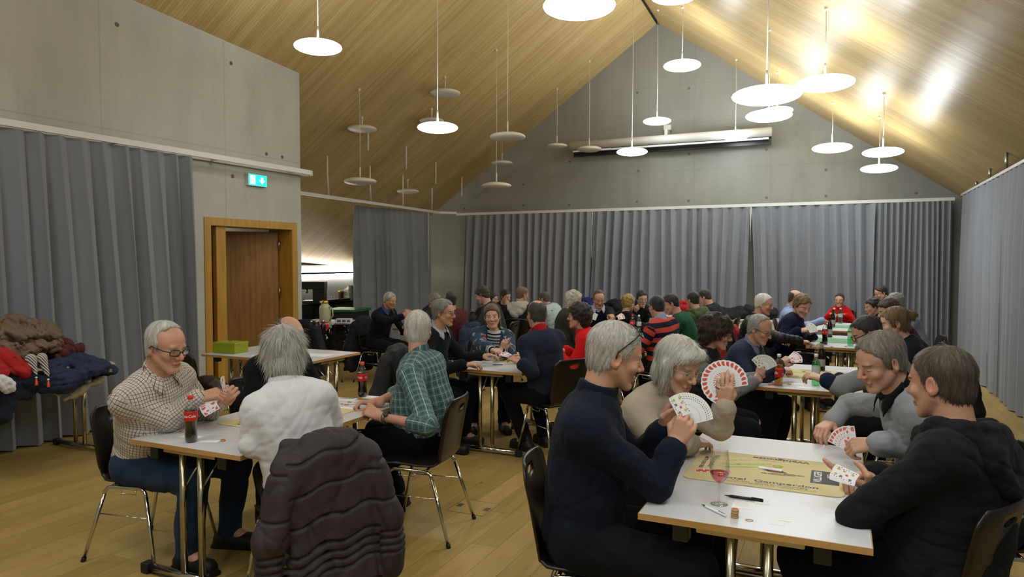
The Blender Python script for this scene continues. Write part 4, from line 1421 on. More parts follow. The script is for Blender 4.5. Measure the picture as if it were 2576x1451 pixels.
    jag = .004 * np.sin(X * 210 + Z * 90)
    k = 30.
    g.v = np.maximum(g.v, (Y - yl_ + jag) * .75)
    zb = ln[0][0]
    if not hs_.get('long'): g.v = np.maximum(g.v, (zb + .004 * np.sin(X * 160) - Z) * .8)
    if hs_.get('crown'): g.v = np.maximum(g.v, (Z - .070 - .012 * np.sin(X * 40)) * .8)
    if hs_.get('patch'): g.ell((0, -.055, .125), I3, (.042, .045, .05), .012, sub=True)
    if hs_.get('bun'):
        if hair == 'pulled': g.ell((0, -.125, .03), I3, (.032, .034, .034), .012)
    if hs_.get('long'):
        for q in (-1, 0, 1): g.cap((q * .05, -.075, -.02), (q * .06, -.095, -.27), .034, .022, .03)
    wl = hs_.get('wild', .0015)
    def strand(W):
        x, y, z = W.T
        th_ = np.arctan2(x, -(y - .02)) if False else np.arctan2(x, z - .0)
        rad = np.sqrt((x / .075) ** 2 + (y / .1) ** 2)
        phi = np.arctan2(y + .045, x)                    # about the crown
        return np.stack([phi * .075, np.sqrt(x * x + (y + .045) ** 2 + (z - .1) ** 2), z * .02], 1)
    r0 = np.random.default_rng(seed + 9)
    ph = r0.uniform(0, 6.28, 8)
    def dsp(W):
        q = strand(W); o = 0
        for i in range(5): o = o + np.sin(q[:, 0] * (110, 170, 260, 380, 75)[i] + ph[i] + 2.2 * np.sin(q[:, 1] * (25, 33, 50, 60, 18)[i] + ph[7 - i]))
        return o * .0010
    g.disp(dsp)
    if wl > .002: g.disp(wrinkle(seed + 3, 60, wl, n=9)); g.disp(wrinkle(seed + 8, 120, wl * .45, n=9))
    Mx = np.eye(4); Mx[:3, :3] = HM * s; Mx[:3, 3] = HC
    def ribbons(W, F, at_):
        nr = 0 if dist > 6.6 else int(8500 if dist < 4.2 else 3000)
        if not nr: return W, F, at_
        r1_ = np.random.default_rng(seed + 77)
        Nn = vnormals(W, F); out = ((W - HC) * Nn).sum(1) > -.01
        if hs_.get('sleek') and hair != 'bob': out &= at_['hp'][:, 1] < .035
        if hair == 'bob': out &= (at_['hp'][:, 1] < .035) | (at_['hp'][:, 2] > .062)
        ix = r1_.choice(np.nonzero(out)[0], nr); p = W[ix] + r1_.normal(size=(nr, 3)) * hr * s * .4; n_ = Nn[ix]
        cr = hl(0, -.05, .135)
        t_ = p - cr; t_ = t_ + V3(0, 0, -.16 if hs_.get('sleek') else -.06 if hs_.get('L', .02) > .028 else -.02) + r1_.normal(size=(nr, 3)) * (.007 if hs_.get('sleek') else .012 if wl < .003 else .035)
        if hair in ('short', 'recede', 'tonsure'):      # the front is combed to the side and back
            fr = (at_['hp'][ix, 1] > .015) & (at_['hp'][ix, 2] > .045)
            t_ = np.where(fr[:, None], (HR * .075 - HF * .055 + HU * .02) + r1_.normal(size=(nr, 3)) * .015, t_)
        if hair == 'bob':
            fr = (at_['hp'][ix, 1] > .0) & (at_['hp'][ix, 2] > .04)
            t_ = np.where(fr[:, None], (HR * .10 * np.where(at_['hp'][ix, :1] > -.03, 1, -1) + HF * .02 - HU * .04) + r1_.normal(size=(nr, 3)) * .01, t_)
        t_ = t_ - n_ * (t_ * n_).sum(1)[:, None]; t_ /= np.linalg.norm(t_, axis=1)[:, None] + 1e-9
        L = hs_.get('L', .02) * s * r1_.uniform(.6, 1.3, nr)[:, None]; lift = r1_.uniform(.02, .07 if hs_.get('sleek') else .11 if wl < .003 else .34, nr)[:, None]
        sd_ = np.cross(t_, n_); wd = (.0006 if dist < 4.2 else .0013) * s
        V, A_ = [], []
        rnd = r1_.uniform(0, 1, nr)
        for k, q in enumerate((0, .38, .74, 1.)):
            c = p + t_ * L * q + n_ * L * lift * (q - q * q * (.55 if wl < .003 else .35)) - n_ * .0006
            c = c + V3(0, 0, -1) * (L * q * q * .25)
            w2 = wd * (1, 1, .75, .12)[k]
            V += [c - sd_ * w2, c + sd_ * w2]
            A_ += [np.stack([rnd * .9, q * L[:, 0], rnd], 1)] * 2
        n0 = len(W); base_ = np.arange(nr)
        Fq = [np.stack([n0 + (2 * k) * nr + base_, n0 + (2 * k + 1) * nr + base_, n0 + (2 * k + 3) * nr + base_, n0 + (2 * k + 2) * nr + base_], 1) for k in range(3)]
        at_ = {'hf': np.concatenate([at_['hf']] + A_), 'hp': np.concatenate([at_['hp'], np.zeros((8 * nr, 3))])}
        return np.concatenate([W] + V), np.concatenate([F] + Fq), at_
    link('hair', g.mesh('hair', org, {'hf': strand, 'hp': lambda W: W}, Mx, ribbons), hair_mat('hair', *hc), body)
    # glasses
    def hv(x, y, z): return Vector(hl(x, y, z) - org)
    if glasses:
        gc = plain('spectacle_rim', glasses.get('c', '#1a1714'), .3); rr = glasses.get('r', .0016)
        up = glasses.get('up', 0.)        # pushed up onto the hair
        gl = None
        def gp(x, y, z):
            if up:
                c_, s2 = math.cos(up), math.sin(up); y0, z0 = y + .01, z
                y, z = y0 * c_ - s2 * z0 - .01, y0 * s2 + z0 * c_
                y, z = y * 1.06, z * 1.06 + .012
            return hv(x, y, z)
        b = MB()
        for q in (-1, 1):
            lp = []
            for k in range(18):
                u = 2 * PI * k / 18
                cx_, cz_ = math.cos(u), math.sin(u)
                sx_ = math.copysign(abs(cx_) ** .65, cx_) * .025; sz_ = math.copysign(abs(cz_) ** .65, cz_) * (.0175 if glasses.get('tall') else .0145)
                lp.append(gp(q * .033 + sx_, .104 - abs(q * .033 + sx_) ** 2 * 3.2, .0 + sz_))
            b.tube(lp, rr * s, 6, closed=True)
            b.tube([gp(q * .058, .092, .005), gp(q * .078, .07, .008), gp(q * .084, -.005, .010), gp(q * .080, -.022, -.004)], rr * s * 1.1, 6)
        b.tube([gp(-.008, .104, .003), gp(0, .108, .006), gp(.008, .104, .003)], rr * s, 6)
        gl = b.build('glasses', gc, body)
        lb = MB()
        for q in (-1, 1):
            pl = []
            for k in range(18):
                u = 2 * PI * k / 18; cx_, cz_ = math.cos(u), math.sin(u)
                sx_ = math.copysign(abs(cx_) ** .65, cx_) * .024; sz_ = math.copysign(abs(cz_) ** .65, cz_) * (.0165 if glasses.get('tall') else .0135)
                pl.append(gp(q * .033 + sx_, .104 - abs(q * .033 + sx_) ** 2 * 3.2, sz_))
            lb.add(pl, [tuple(range(18))])
        lb.build('lens', M['lens'], gl)
    info = dict(a=a, body=body, org=org, hd=hd, N=N, su=su, sf=sf, sl=sl, H=H, s=s, hl=hl, SH=SH, P=P, tp=tp, TM=TM, pat=pat, gres=gres, F=F, Lf=Lf)
    # chair
    if chair_at is not False:
        cp = chair_at or (H[0] + F[0] * .03, H[1] + F[1] * .03)
        chair(cp[0], cp[1], chaira if chaira is not None else a, 'black shell chair with chrome legs under the ' + desc)
    return info
M['lens'] = clear('spectacle_lens', (.95, .95, .94), .06)

# ------------------------------------------------------------------ the card players
CAMW = lambda p: tuple(CO - at(*p))      # direction from a point to the photographer
GREY, WHITE, DARK, BROWN = ('#6f6c68', '#b9b5ae'), ('#a9a69f', '#e3e0d8'), ('#15110f', '#3a2c24'), ('#3a2617', '#77553a')
PEOPLE = {}
def who(key, *a, **k): PEOPLE[key] = person(*a, **k)

# nearest table
who('navy', 'grey-haired man in navy pullover, glasses pushed up on his head, holding a card fan', (1548, 893, 2.95), (-.98, 2.83), 12, 30,
    'man in navy pullover with lifted glasses', s=1.12, hp=-16, roll=-4, hair='short', hc=('#85827b', '#d0ccc2'), top=('#131927', None), collar='turtle', stub=.2, skin='#b9805c',
    glasses=dict(c='#0d0c0b', r=.0024, up=.95), bulk=1.06, belly=.02,
    hands={-1: dict(w=(1696, 1122, 2.86), f=(1742, 1038, 2.84), e=(1652, 1222, 2.83), bn=CAMW((1700, 1100, 2.9)), curl=.75, thumb=.55),
           1: dict(w=(1668, 1082, 3.02), f=(1712, 1010, 3.0), bn=(-.55, .75, .2), curl=.55, thumb=.45)}, pants='#111318')
who('greyw', 'elderly woman with grey bob, glasses and beige cardigan, raising a fan of red-backed cards', (1706, 920, 3.5), (-1.0, 3.62), -18, -32,
    'woman with grey bob and beige cardigan', s=1.1, hp=-20, roll=4, hair='bob', hc=('#97958c', '#dcd9ce'), brow='#8a867c', top=('#a79a88', None, 'cardigan'), collar='scarf', fem=True, skin='#c08c68',
    colc=fabric('#7b6f45', 'blotch', c1='#2b241c'), glasses=dict(c='#8d7a56', r=.0011, tall=True), lip='#a3544a',
    hands={1: dict(w=(1822, 1022, 3.36), f=(1824, 955, 3.33), e=(1812, 1078, 3.42), bn=(.15, -.95, .1), curls=[.38, .36, .38, .42], thumb=.5),
           -1: dict(w=(1738, 1116, 3.50), f=(1800, 1108, 3.58), e=(1668, 1124, 3.3), bn=(0, -.35, 1), curl=.45, thumb=.35)})
who('greysw', 'man with grey-brown hair in light grey sweater over black shirt, eyes lowered to cards', (2214, 908, 3.25), (.60, 3.78), 196, 212,
    'man in light grey V-neck sweater', s=1.08, hp=-24, roll=4, hair='short', hc=('#3f3830', '#8c8478'), brow='#5a4a3a', top=('#8d9094', None), collar='shirt', colc='#0f0f11', vneck='#0f0f11', bulk=1.1, belly=.05, skin='#bd8464', stub=.25, open_=.12,
    hands={-1: dict(w=(2092, 1060, 3.80), f=(2048, 1092, 3.70), e=(2135, 1018, 3.9), bn=(-.35, -.4, .8), curl=.55, thumb=.4),
           1: dict(w=(2205, 1116, 3.22), f=(2128, 1122, 3.30), e=(2290, 1120, 3.2), bn=(0, -.6, .8), curl=.7, thumb=.65)})
who('hoodie', 'man in black hooded sweatshirt seen from behind, thinning crown, cards in hand', (2366, 962, 2.7), (.37, 3.03), 156, 146,
    'man in black hooded sweatshirt', s=1.12, hp=-10, hair='short', hc=('#2a221b', '#5d4e3f'), top=('#15171a', None, 'hooded_sweatshirt'), collar='hood', bulk=1.16, belly=.04, skin='#b77a58', pants='#0e0e10', shoulder=.19,
    hands={1: dict(w=(2206, 1240, 2.72), f=(2138, 1205, 2.76), e=(2150, 1300, 2.60), bn=(.1, -.25, -.95), curl=.10, thumb=.9),
           -1: dict(w=(2200, 1195, 2.98), f=(2140, 1196, 2.95), e=(2240, 1210, 3.1), bn=(0, .3, .9), curl=.6)}, chair_at=(.315, 3.045), chaira=150)
# second table on the right
who('vestw', 'woman with short dark brown curls, glasses and black quilted vest, holding white cards', (1803, 836, 5.2), (-1.02, 5.45), 8, 5, 'woman in black vest with brown curls', s=1.0, hp=-14,
    hair='curly', hc=('#150d09', '#3d2a1e'), top=('#7c7d80', None, 'pullover'), vest='#17181b', collar='turtle', colc='#17181b', fem=True, bulk=1.08, glasses=dict(c='#3a2a22', r=.0014), skin='#bd7f62',
    hands={1: dict(w=(1905, 952, 5.45), f=(1925, 905, 5.5), bn=(.2, -.9, .2), curl=.6, thumb=.6), -1: dict(w=(1895, 962, 5.25), f=(1925, 935, 5.35), bn=(.3, -.8, .3), curl=.6, thumb=.6)})
who('elder', 'elderly bald-browed man with glasses and dark blue pullover leaning over the second table', (1912, 828, 5.85), (-.98, 6.35), -14, -22, 'elderly man in dark blue pullover', s=0.97, hp=-22,
    hair='recede', hc=('#77736c', '#bdb9b0'), top=('#2a3348', None), collar='shirt', colc='#6d7888', bulk=1.08, glasses=dict(c='#1d1a18', r=.0016), skin='#bb7f58',
    hands={-1: dict(w=(1962, 932, 5.6), f=(2010, 928, 5.65), bn=(0, -.4, .9), curl=.85), 1: dict(w=(1960, 915, 5.9), f=(1985, 900, 5.9), bn=(.1, -.3, .8), curl=.6)})
who('glw', 'dark-haired person in black-framed glasses and grey T-shirt over navy sleeves', (2180, 838, 5.2), (.58, 5.9), 184, 190, 'person in grey T-shirt with black glasses', s=1.02, hp=-26,
    hair='short', hc=('#151312', '#3b3835'), top=('#1b2740', None, 'long_sleeved_top'), vest=dict(mat=fabric('#85878c'), sleeves=True, slen=.06, name='t_shirt'), collar='crew', colc='#85878c', glasses=dict(c='#0c0b0b', r=.003), skin='#c39274', bulk=1.02,
    hands={1: dict(w=(2075, 955, 5.0), f=(2045, 945, 5.05), bn=(0, -.3, .9), curl=.5, e=(2115, 975, 4.95))})
who('pony', 'young woman with light brown hair drawn back, dark jacket, beside the person in glasses', (2250, 812, 6.1), (.72, 6.95), 182, 186, 'young woman with light brown hair drawn back', s=1.12, hp=-16,
    hair='pulled', hc=('#4a3524', '#8d7250'), top=('#16181f', None, 'jacket'), collar='crew', fem=True, skin='#cd9a80')
# third table on the right
who('puffer', 'white-haired man in black puffer jacket reaching over the green mat', (1922, 765, 8.0), (-.95, 8.55), -8, -12, 'white-haired man in black puffer jacket', s=0.97, hp=-14,
    hair='short', hc=('#a19e98', '#e0ddd6'), top=('#14161c', 'puffer', 'puffer_jacket'), collar='turtle', bulk=1.12, skin='#bb7f62',
    hands={-1: dict(w=(2012, 858, 7.6), f=(2040, 860, 7.6), e=(1965, 850, 7.6), bn=(0, -.2, 1), curl=.6)})
who('young', 'young man with tousled brown hair in dark blue sweater looking down at his cards', (2018, 768, 8.25), (-.72, 9.4), -12, -50, 'young man in dark blue sweater', s=1.05, hp=-28,
    hair='full', hc=('#3d2d1e', '#8a6f4c'), top=('#171b33', None), collar='crew', skin='#cb967a', open_=.15,
    hands={-1: dict(w=(2010, 832, 8.0), f=(2035, 828, 7.95), bn=(0, -.5, .8), curl=.6), 1: dict(w=(2045, 848, 8.0), f=(2040, 825, 8.0), bn=(.3, -.7, .3), curl=.6)})
who('greyblue', 'grey-haired man in pale blue sweater at the right end of the third table', (2252, 764, 8.05), (.98, 9.1), 190, 205, 'grey-haired man in pale blue sweater', s=0.95, hp=-25,
    hair='full', hc=('#5c5a56', '#99968f'), top=('#8c97a8', None), collar='crew', bulk=1.12, belly=.03, skin='#b9805e')
who('bun', 'person with dark pinned-up hair in a wine red top, half hidden by others', (2236, 782, 7.3), (.82, 8.2), 186, 196, 'person in wine red top with pinned-up hair', s=1.02, hp=-18,
    hair='full', hc=('#1a100b', '#46301f'), top=('#4a1f2a', None), collar='crew', fem=True)
# far right table
who('redt', 'smiling woman in red turtleneck facing the room at the far right table', (2112, 755, 11.9), (.02, 13.2), 262, 258, 'woman in red turtleneck', s=0.93, hp=-6,
    hair='short', hc=('#171210', '#3c2c22'), top=('#c01818', None), collar='turtle', fem=True, bulk=.86, shoulder=.135, glasses=dict(c='#6b5a4a', r=.0011), skin='#c9936f', smile=.0012, open_=.4)
who('blueb', 'balding man in light blue shirt almost hidden behind the young man', (2002, 752, 10.0), (-.62, 10.75), 0, -10, 'balding man in light blue shirt', s=1.0, hp=-15,
    hair='bald', hc=('#2b2522', '#57483e'), top=('#8d9fc4', None, 'shirt'), collar='shirt', hands={-1: dict(w=(2070, 806, 9.6), f=(2085, 810, 9.6), bn=(0, 0, 1), curl=.3)})
who('dk1', 'black-haired person at the far right table, farthest back by the curtain', (2217, 737, 11.3), (.95, 12.2), 190, 200, 'black-haired person farthest back at the right', s=0.98, hp=-25, hair='short', hc=DARK, top=('#1d1c20', None), collar='crew')
who('dk2', 'dark-haired person in black with a striped sleeve at the far right table', (2195, 770, 9.6), (.72, 10.4), 186, 196, 'dark-haired person at the far right table', s=0.95, hp=-20, hair='full', hc=DARK, top=('#15151a', None), collar='crew')
# near left table
who('checked', 'white-haired man in checked shirt and dark glasses looking at his cards', (418, 872, 3.95), (-3.66, 2.84), 8, 2, 'man in checked shirt', s=1.13, hp=-14, hair='recede',
    hc=('#98948c', '#dcd9d0'), top=('#c9c2b6', dict(kind='check', c1='#2f3754', c2='#553030', per=.0165), 'shirt'), collar='shirt', skin='#b97a56', glasses=dict(c='#15120f', r=.0024), pants='#26364f', stub=.15, open_=.2,
    hands={-1: dict(w=(497, 1000, 3.98), f=(560, 985, 4.04), e=(425, 1056, 3.96), bn=(-.1, -.75, .65), curl=.75, thumb=.5), 1: dict(w=(540, 1018, 4.16), f=(572, 992, 4.18), bn=(.6, .1, .4), curl=.8, thumb=.5)}, belly=.03, bulk=1.05)
who('white', 'man with tousled grey hair in white sweater seen from behind', (712, 890, 3.65), (-2.46, 2.80), 134, 140, 'man in white sweater', s=1.1, hp=-20, hair='fluffy', hc=('#85837d', '#cfccc4'), skin='#c08062',
    top=('#d4d4d8', None), collar='turtle', bulk=1.0, pants='#17140f', shoulder=.148,
    hands={1: dict(w=(668, 1062, 3.72), f=(690, 1030, 3.85), e=(636, 1118, 3.5), bn=(0, 0, 1), curl=.5), -1: dict(w=(775, 1025, 4.0), f=(755, 1015, 4.05), e=(836, 1060, 3.72), bn=(0, 0, 1), curl=.5)}, chair_at=(-2.38, 2.73), chaira=150)
who('plaid', 'white-haired man in green plaid shirt seen from behind, spectacles on his ear', (1050, 830, 4.75), (-2.44, 3.83), 190, 124, 'man in green plaid shirt', s=1.08, hp=-6, hair='short', hc=('#a09d95', '#e2dfd7'), skin='#bd7d62',
    top=('#4f6a6a', dict(kind='plaid', c1='#37484e', c2='#b4bbb8', c3='#5f9490'), 'shirt'), sleeve='rolled', collar='shirt', glasses=dict(c='#4a3a30', r=.0014, up=.35), pants='#10141d', bulk=1.13, belly=.05,
    hands={1: dict(w=(958, 1048, 4.36), f=(905, 1020, 4.42), e=(1076, 1072, 4.16), bn=(-.3, -.5, .8), curl=.75, thumb=.5), -1: dict(w=(945, 1012, 4.62), f=(905, 1012, 4.58), e=(1010, 985, 4.8), bn=(0, .3, .9), curl=.8)},
    chair_at=(-2.38, 3.79), chaira=190, knee={1: -.20, -1: -.16})
who('bald', 'balding man in black sweater hidden behind the tousled grey hair', (728, 846, 4.85), (-3.86, 3.85), -8, -12, 'balding man in black sweater', s=1.06, hp=-30, hair='bald', hc=('#3b3530', '#77706a'), top=('#121214', None), collar='crew', bulk=1.1)
# middle table
who('blackj', 'grey-haired man with glasses in black jacket talking at the middle table', (1116, 786, 6.4), (-3.52, 5.85), 4, 8, 'grey-haired man in black jacket', s=1.0, hp=-6, hair='short', hc=('#55534f', '#a5a29b'), top=('#14161b', None, 'jacket'), collar='shirt', colc='#a7aab2',
    glasses=dict(c='#5a4a42', r=.0013), skin='#ba7f5c', bulk=1.12, belly=.04, pants='#10131b', hands={-1: dict(w=(1165, 918, 6.2), f=(1190, 915, 6.2), bn=(0, -.2, 1), curl=.4), 1: dict(w=(1210, 895, 6.5), f=(1235, 892, 6.5), bn=(0, 0, 1), curl=.4)})
who('girl', 'young woman with brown hair in blue patterned cardigan over striped top', (1238, 795, 7.1), (-3.46, 6.62), -58, -66, 'young woman in blue patterned cardigan', s=0.97, hp=-5, roll=-5, hair='long', hc=('#2b1c12', '#6b4f36'), brow='#2b1c12',
    top=('#b9bcc2', dict(kind='stripe', per=.03, w=.4, c1='#14151c'), 'striped_top'), vest=dict(mat=fabric('#2d4258', 'patch', c1='#8f9378'), sleeves=True, open=.07, name='cardigan'), collar='crew', fem=True, skin='#cf9d80', lip='#b04a48', open_=.75, pants='#141a2a',
    hands={1: dict(w=(1262, 880, 6.75), f=(1275, 850, 6.7), bn=(.3, -.9, .2), curls=[.05, .6, .8, .9], thumb=.2), -1: dict(w=(1245, 888, 6.6), f=(1275, 882, 6.5), bn=(0, -.3, 1), curl=.5)})
who('nred', 'man in dark navy sweater with red collar seen from behind at the middle table', (1349, 790, 6.3), (-2.30, 5.80), 148, 140, 'man in dark navy sweater with red collar', s=1.0, hp=-8, hair='tonsure', hc=('#2c2826', '#5f5a55'), top=('#232838', None),
    collar='shirt', colc='#b01f28', bulk=1.08, skin='#b97f62', pants='#0f0f11', chair_at=(-2.26, 5.80), chaira=148, hands={1: dict(w=(1312, 915, 6.0), f=(1280, 893, 6.1), e=(1338, 935, 6.0), bn=(0, -.2, 1), curl=.3), -1: dict(w=(1330, 900, 6.6), f=(1300, 890, 6.6), bn=(0, 0, 1), curl=.4)}, knee={1: -.25, -1: -.2})
who('redw', 'woman with dark hair, red-rimmed glasses and bright red cowl-neck top', (1456, 796, 6.95), (-2.02, 6.75), 186, 190, 'woman in bright red top', s=0.98, hp=0, hair='curly', hc=('#120c0a', '#33231c'), top=('#cf1a1a', None), collar='turtle', fem=True, bulk=1.08,
    skin='#d29c86', glasses=dict(c='#7b2430', r=.0014))
# back left table
who('nprof', 'grey-haired man in navy jacket in profile before the dark curtain', (981, 755, 9.8), (-5.96, 8.55), -6, -4, 'man in navy jacket before the dark curtain', s=0.9, hp=-18, hair='short', hc=GREY, top=('#141826', None, 'jacket'), collar='shirt', colc='#39435a', skin='#ad7048', bulk=1.05,
    hands={-1: dict(w=(1012, 795, 9.5), f=(1028, 785, 9.5), bn=(.2, -.8, .3), curl=.6)})
who('plsl', 'man with navy vest over plaid sleeves at the back left table', (1094, 757, 11.0), (-5.62, 9.85), -25, -20, 'man in navy vest and plaid sleeves', s=1.0, hp=-18, hair='full', hc=('#4a4744', '#98948d'), top=('#242c44', dict(kind='check', c1='#8d96aa', c2='#8d96aa', per=.04), 'shirt'), vest='#141a2b', collar='shirt', skin='#b57a5a')
who('burg', 'man with dark cropped hair in wine red pullover seen from behind', (1134, 756, 9.2), (-4.42, 8.35), 168, 130, 'man in wine red pullover', s=1.0, hp=-10, hair='short', hc=('#171311', '#3a2f2a'), top=('#4a2024', None), collar='crew', bulk=1.1, skin='#b07652')
who('dkgrey', 'dark-haired man in charcoal sweater bending left over the back table', (1213, 742, 9.9), (-4.28, 9.2), 184, 186, 'man in charcoal sweater', s=0.99, hp=-28, hair='full', hc=('#1a1412', '#43342c'), top=('#33322f', None), collar='crew', skin='#c08a78')
who('wpart', 'dark-haired woman seen only by her face behind the charcoal sweater', (1238, 752, 11.4), (-5.72, 10.65), -30, 0, 'dark-haired woman behind the charcoal sweater', s=0.95, hp=-10, hair='long', hc=DARK, top=('#1f1e1d', None), collar='crew', fem=True, skin='#b07a55')
who('hface', 'woman resting her face on her hand at the far left table', (1272, 746, 12.0), (-5.72, 11.45), -30, -25, 'woman resting her face on her hand', s=0.97, hp=-16, hair='pulled', hc=('#15100d', '#3a2a20'), top=('#20201c', None), collar='crew', fem=True, skin='#b8805a',
    hands={-1: dict(w=(1275, 772, 11.75), f=(1276, 752, 11.78), bn=(.3, -.8, .2), curl=.5)})
who('hoodw', 'man in navy jacket with pale grey hood seen from behind', (1314, 741, 10.5), (-4.25, 9.5), 95, 60, 'man in navy jacket with pale hood', s=0.97, hp=-10, hair='short', hc=('#3b3029', '#7d6a58'), top=('#161b2c', None, 'jacket'), collar='hood', colc='#a9a69b', bulk=1.12, skin='#b07c5a')
who('mint', 'man in pale mint vest over dark patterned sleeves, far left table', (1369, 753, 11.5), (-4.05, 10.95), 165, 165, 'man in pale mint vest', s=0.97, hp=-25, hair='short', hc=('#2b2826', '#5f5b56'), top=('#20263a', dict(kind='check', c1='#6d7690', c2='#6d7690', per=.02), 'shirt'), vest='#a6b7b2', collar='crew', bulk=1.08, skin='#b27c62', glasses=dict(c='#2a2422', r=.0014))
# middle back tables
who('white2', 'person with fluffy white hair and dark olive jumper seen from behind', (1444, 754, 9.0), (-3.12, 8.35), 30, 40, 'person with fluffy white hair and olive jumper', s=0.97, hp=-12, hair='fluffy', hc=('#8d8778', '#cfc8b6'), top=('#34342d', None), collar='crew', bulk=1.16)
who('collar', 'man in dark sweater with white shirt collar dealing cards', (1507, 752, 9.9), (-3.02, 9.75), -62, -60, 'man with white shirt collar and dark sweater', s=0.99, hp=-24, hair='recede', hc=('#2a1e17', '#5a4434'), top=('#141722', None), collar='shirt', colc='#b3b6c0', vneck='#b3b6c0', skin='#bd7a52', open_=.1,
    hands={-1: dict(w=(1470, 812, 9.1), f=(1500, 800, 9.0), bn=(.2, -.7, .5), curl=.5), 1: dict(w=(1530, 795, 9.3), f=(1555, 797, 9.2), bn=(.2, -.5, .8), curl=.5)})
who('stripe', 'man in coral and navy striped pullover seen from behind', (1652, 772, 7.9), (-1.72, 8.0), 152, 136, 'man in striped pullover', s=1.0, hp=-18, hair='short', hc=('#0f0d0d', '#2a2625'), top=('#b8463c', dict(kind='stripe', per=.105, w=.5, c1='#161a2b'), 'striped_pullover'), collar='shirt', colc='#8b9ab0', bulk=1.1, skin='#b37a60')
who('greens', 'man in green pullover turned left beside the striped pullover', (1687, 764, 8.75), (-1.62, 8.85), 182, 196, 'man in green pullover', s=1.0, hp=-26, hair='short', hc=('#120f0e', '#302824'), top=('#1d4a34', None), collar='crew', bulk=1.08, skin='#b57a5c')
who('blonde', 'person with short blond hair in black seen from behind', (1581, 762, 9.9), (-2.62, 9.75), 62, 66, 'person with short blond hair in black', s=0.98, hp=-14, hair='full', hc=('#6a5528', '#a98f4c'), top=('#131417', None), collar='crew', fem=True)
who('blackhw', 'woman with short black hair and glasses in black V-neck top', (1615, 750, 11.0), (-2.98, 11.45), -50, -58, 'woman with short black hair and glasses', s=1.0, hp=-16, hair='full', hc=('#0f0c0c', '#28221f'), top=('#161517', None), collar='crew', fem=True, glasses=dict(c='#2a2220', r=.0013), skin='#c79a7c',
    hands={-1: dict(w=(1598, 783, 10.5), f=(1604, 772, 10.45), bn=(.2, -.9, .2), curl=.9), 1: dict(w=(1635, 782, 10.6), f=(1640, 770, 10.6), bn=(.2, -.9, .2), curl=.9)})
who('greenh', 'person in olive green hooded sweatshirt seen from behind, dark hair', (1743, 755, 9.8), (-1.60, 10.15), 150, 140, 'person in olive green hooded sweatshirt', s=0.97, hp=-16, hair='short', hc=('#12100e', '#2b2522'), top=('#4a5436', None, 'hooded_sweatshirt'), collar='hood', bulk=1.08, skin='#b57c5c')
who('dkm', 'man in dark teal jacket bending low beside the olive hood', (1772, 748, 10.6), (-1.50, 10.95), 176, 172, 'man in dark teal jacket', s=0.98, hp=-30, hair='short', hc=('#171412', '#3a332e'), top=('#1b2228', None, 'jacket'), collar='crew', bulk=1.08, skin='#bf8468')

# ------------------------------------------------------------------ coats
I3 = np.eye(3)
def rotx(t): c, s = math.cos(t), math.sin(t); return np.array([[1, 0, 0], [0, c, -s], [0, s, c]])
def rotz(t): c, s = math.cos(t), math.sin(t); return np.array([[c, -s, 0], [s, c, 0], [0, 0, 1]])
def hung_coat(x, y, a, label, col, quilt=False, bottom=.14, res=.008, wid=1., rough=.8, seed=1, name='jacket', zip_=None):
    g = SDF((-.42, -.52, .02), (.42, .05, 1.0), res)
    R = rotx(.11)
    zc = (bottom + .84) / 2
    for q in (-1, -.5, 0, .5, 1):
        g.cap((q * .125, -.292, .825 - .05 * abs(q)), (q * .175 * wid, -.348, bottom + .06), .050, .050, .06)
    for q in (-1, 1): g.cap((0, -.285, .84), (q * .16, -.285, .785), .056, .062, .05)
    g.cap((-.09, -.285, .875), (.09, -.285, .875), .036, .036, .04)
    g.box((0, -.225, .76), R, (.17 * wid, .02, .12), .018, .03)
    for q in (-1, 1):
        g.cap((q * .165 * wid, -.30, .765), (q * .25 * wid, -.335, .48), .068, .070, .03); g.cap((q * .25 * wid, -.335, .48), (q * .262 * wid, -.315, max(.12, bottom + .10)), .070, .058, .03)
        if quilt: g.cap((q * .175, -.375, .78), (q * .205, -.395, bottom + .05), .012, .012, .01, sub=True)
    g.disp(wrinkle(seed, 12, .008, (1, 1, 1.6))); g.disp(folds(seed + 1, 18, .006)); g.disp(wrinkle(seed + 1, 50, .0015))
    if quilt:
        seams = [.845, .70, .555, .43, .385, .345, .305, .19]
        cuff = [.76, .57, .42, .385, .35, .315]
        def f(W):
            sl_ = np.abs(W[:, 0]) > .195 * wid
            zz = W[:, 2] - .16 * np.where(sl_, 0, W[:, 0]) + .05 * np.abs(W[:, 0]) + .01 * np.sin(W[:, 0] * 31)
            o = 0
            for z in seams: o = np.maximum(o, np.exp(-((zz - z) / .0065) ** 2) * ~sl_)
            for z in cuff: o = np.maximum(o, np.exp(-((W[:, 2] - z) / .0065) ** 2) * sl_)
            return o * .013 - .004
        g.disp(f)
    o = empty(name, (x, y, 0), RD(a - 90), label, 'jacket')
    mt = fabric(col, rough=rough, spec=.3)
    g2 = link('coat_body', g.mesh('coat_body', attrs={'pat': lambda W: W}), mt, o)
    if zip_: MB().tube([(.02, -.395, .62), (.045, -.40, .47)], .008, 6).build('zip_pull', zip_, o)
    return o
def coat_on(key, *args, **kw):
    I = PEOPLE[key]; c = I['H'] + I['F'] * .03
    return hung_coat(c[0], c[1], I['a'], *args, **kw)
hung_coat(-2.38, 2.73, 150, 'dark brown quilted puffer jacket hung over the chair of the man in white', '#332b2f', True, .12, .0065, 1.12, .62, 4, 'puffer_jacket')
coat_on('nprof', 'long dark coat over the chair of the man in navy jacket', '#17181d', False, .1, .012, 1.05, seed=7)
coat_on('burg', 'dark blue denim jacket over the chair of the wine red pullover', '#1a2740', False, .2, .012, seed=9)
coat_on('blackj', 'charcoal coat over the chair of the grey-haired man in black jacket', '#2a2b2e', False, .12, .010, seed=11)
p = atz(797, 806, .88)
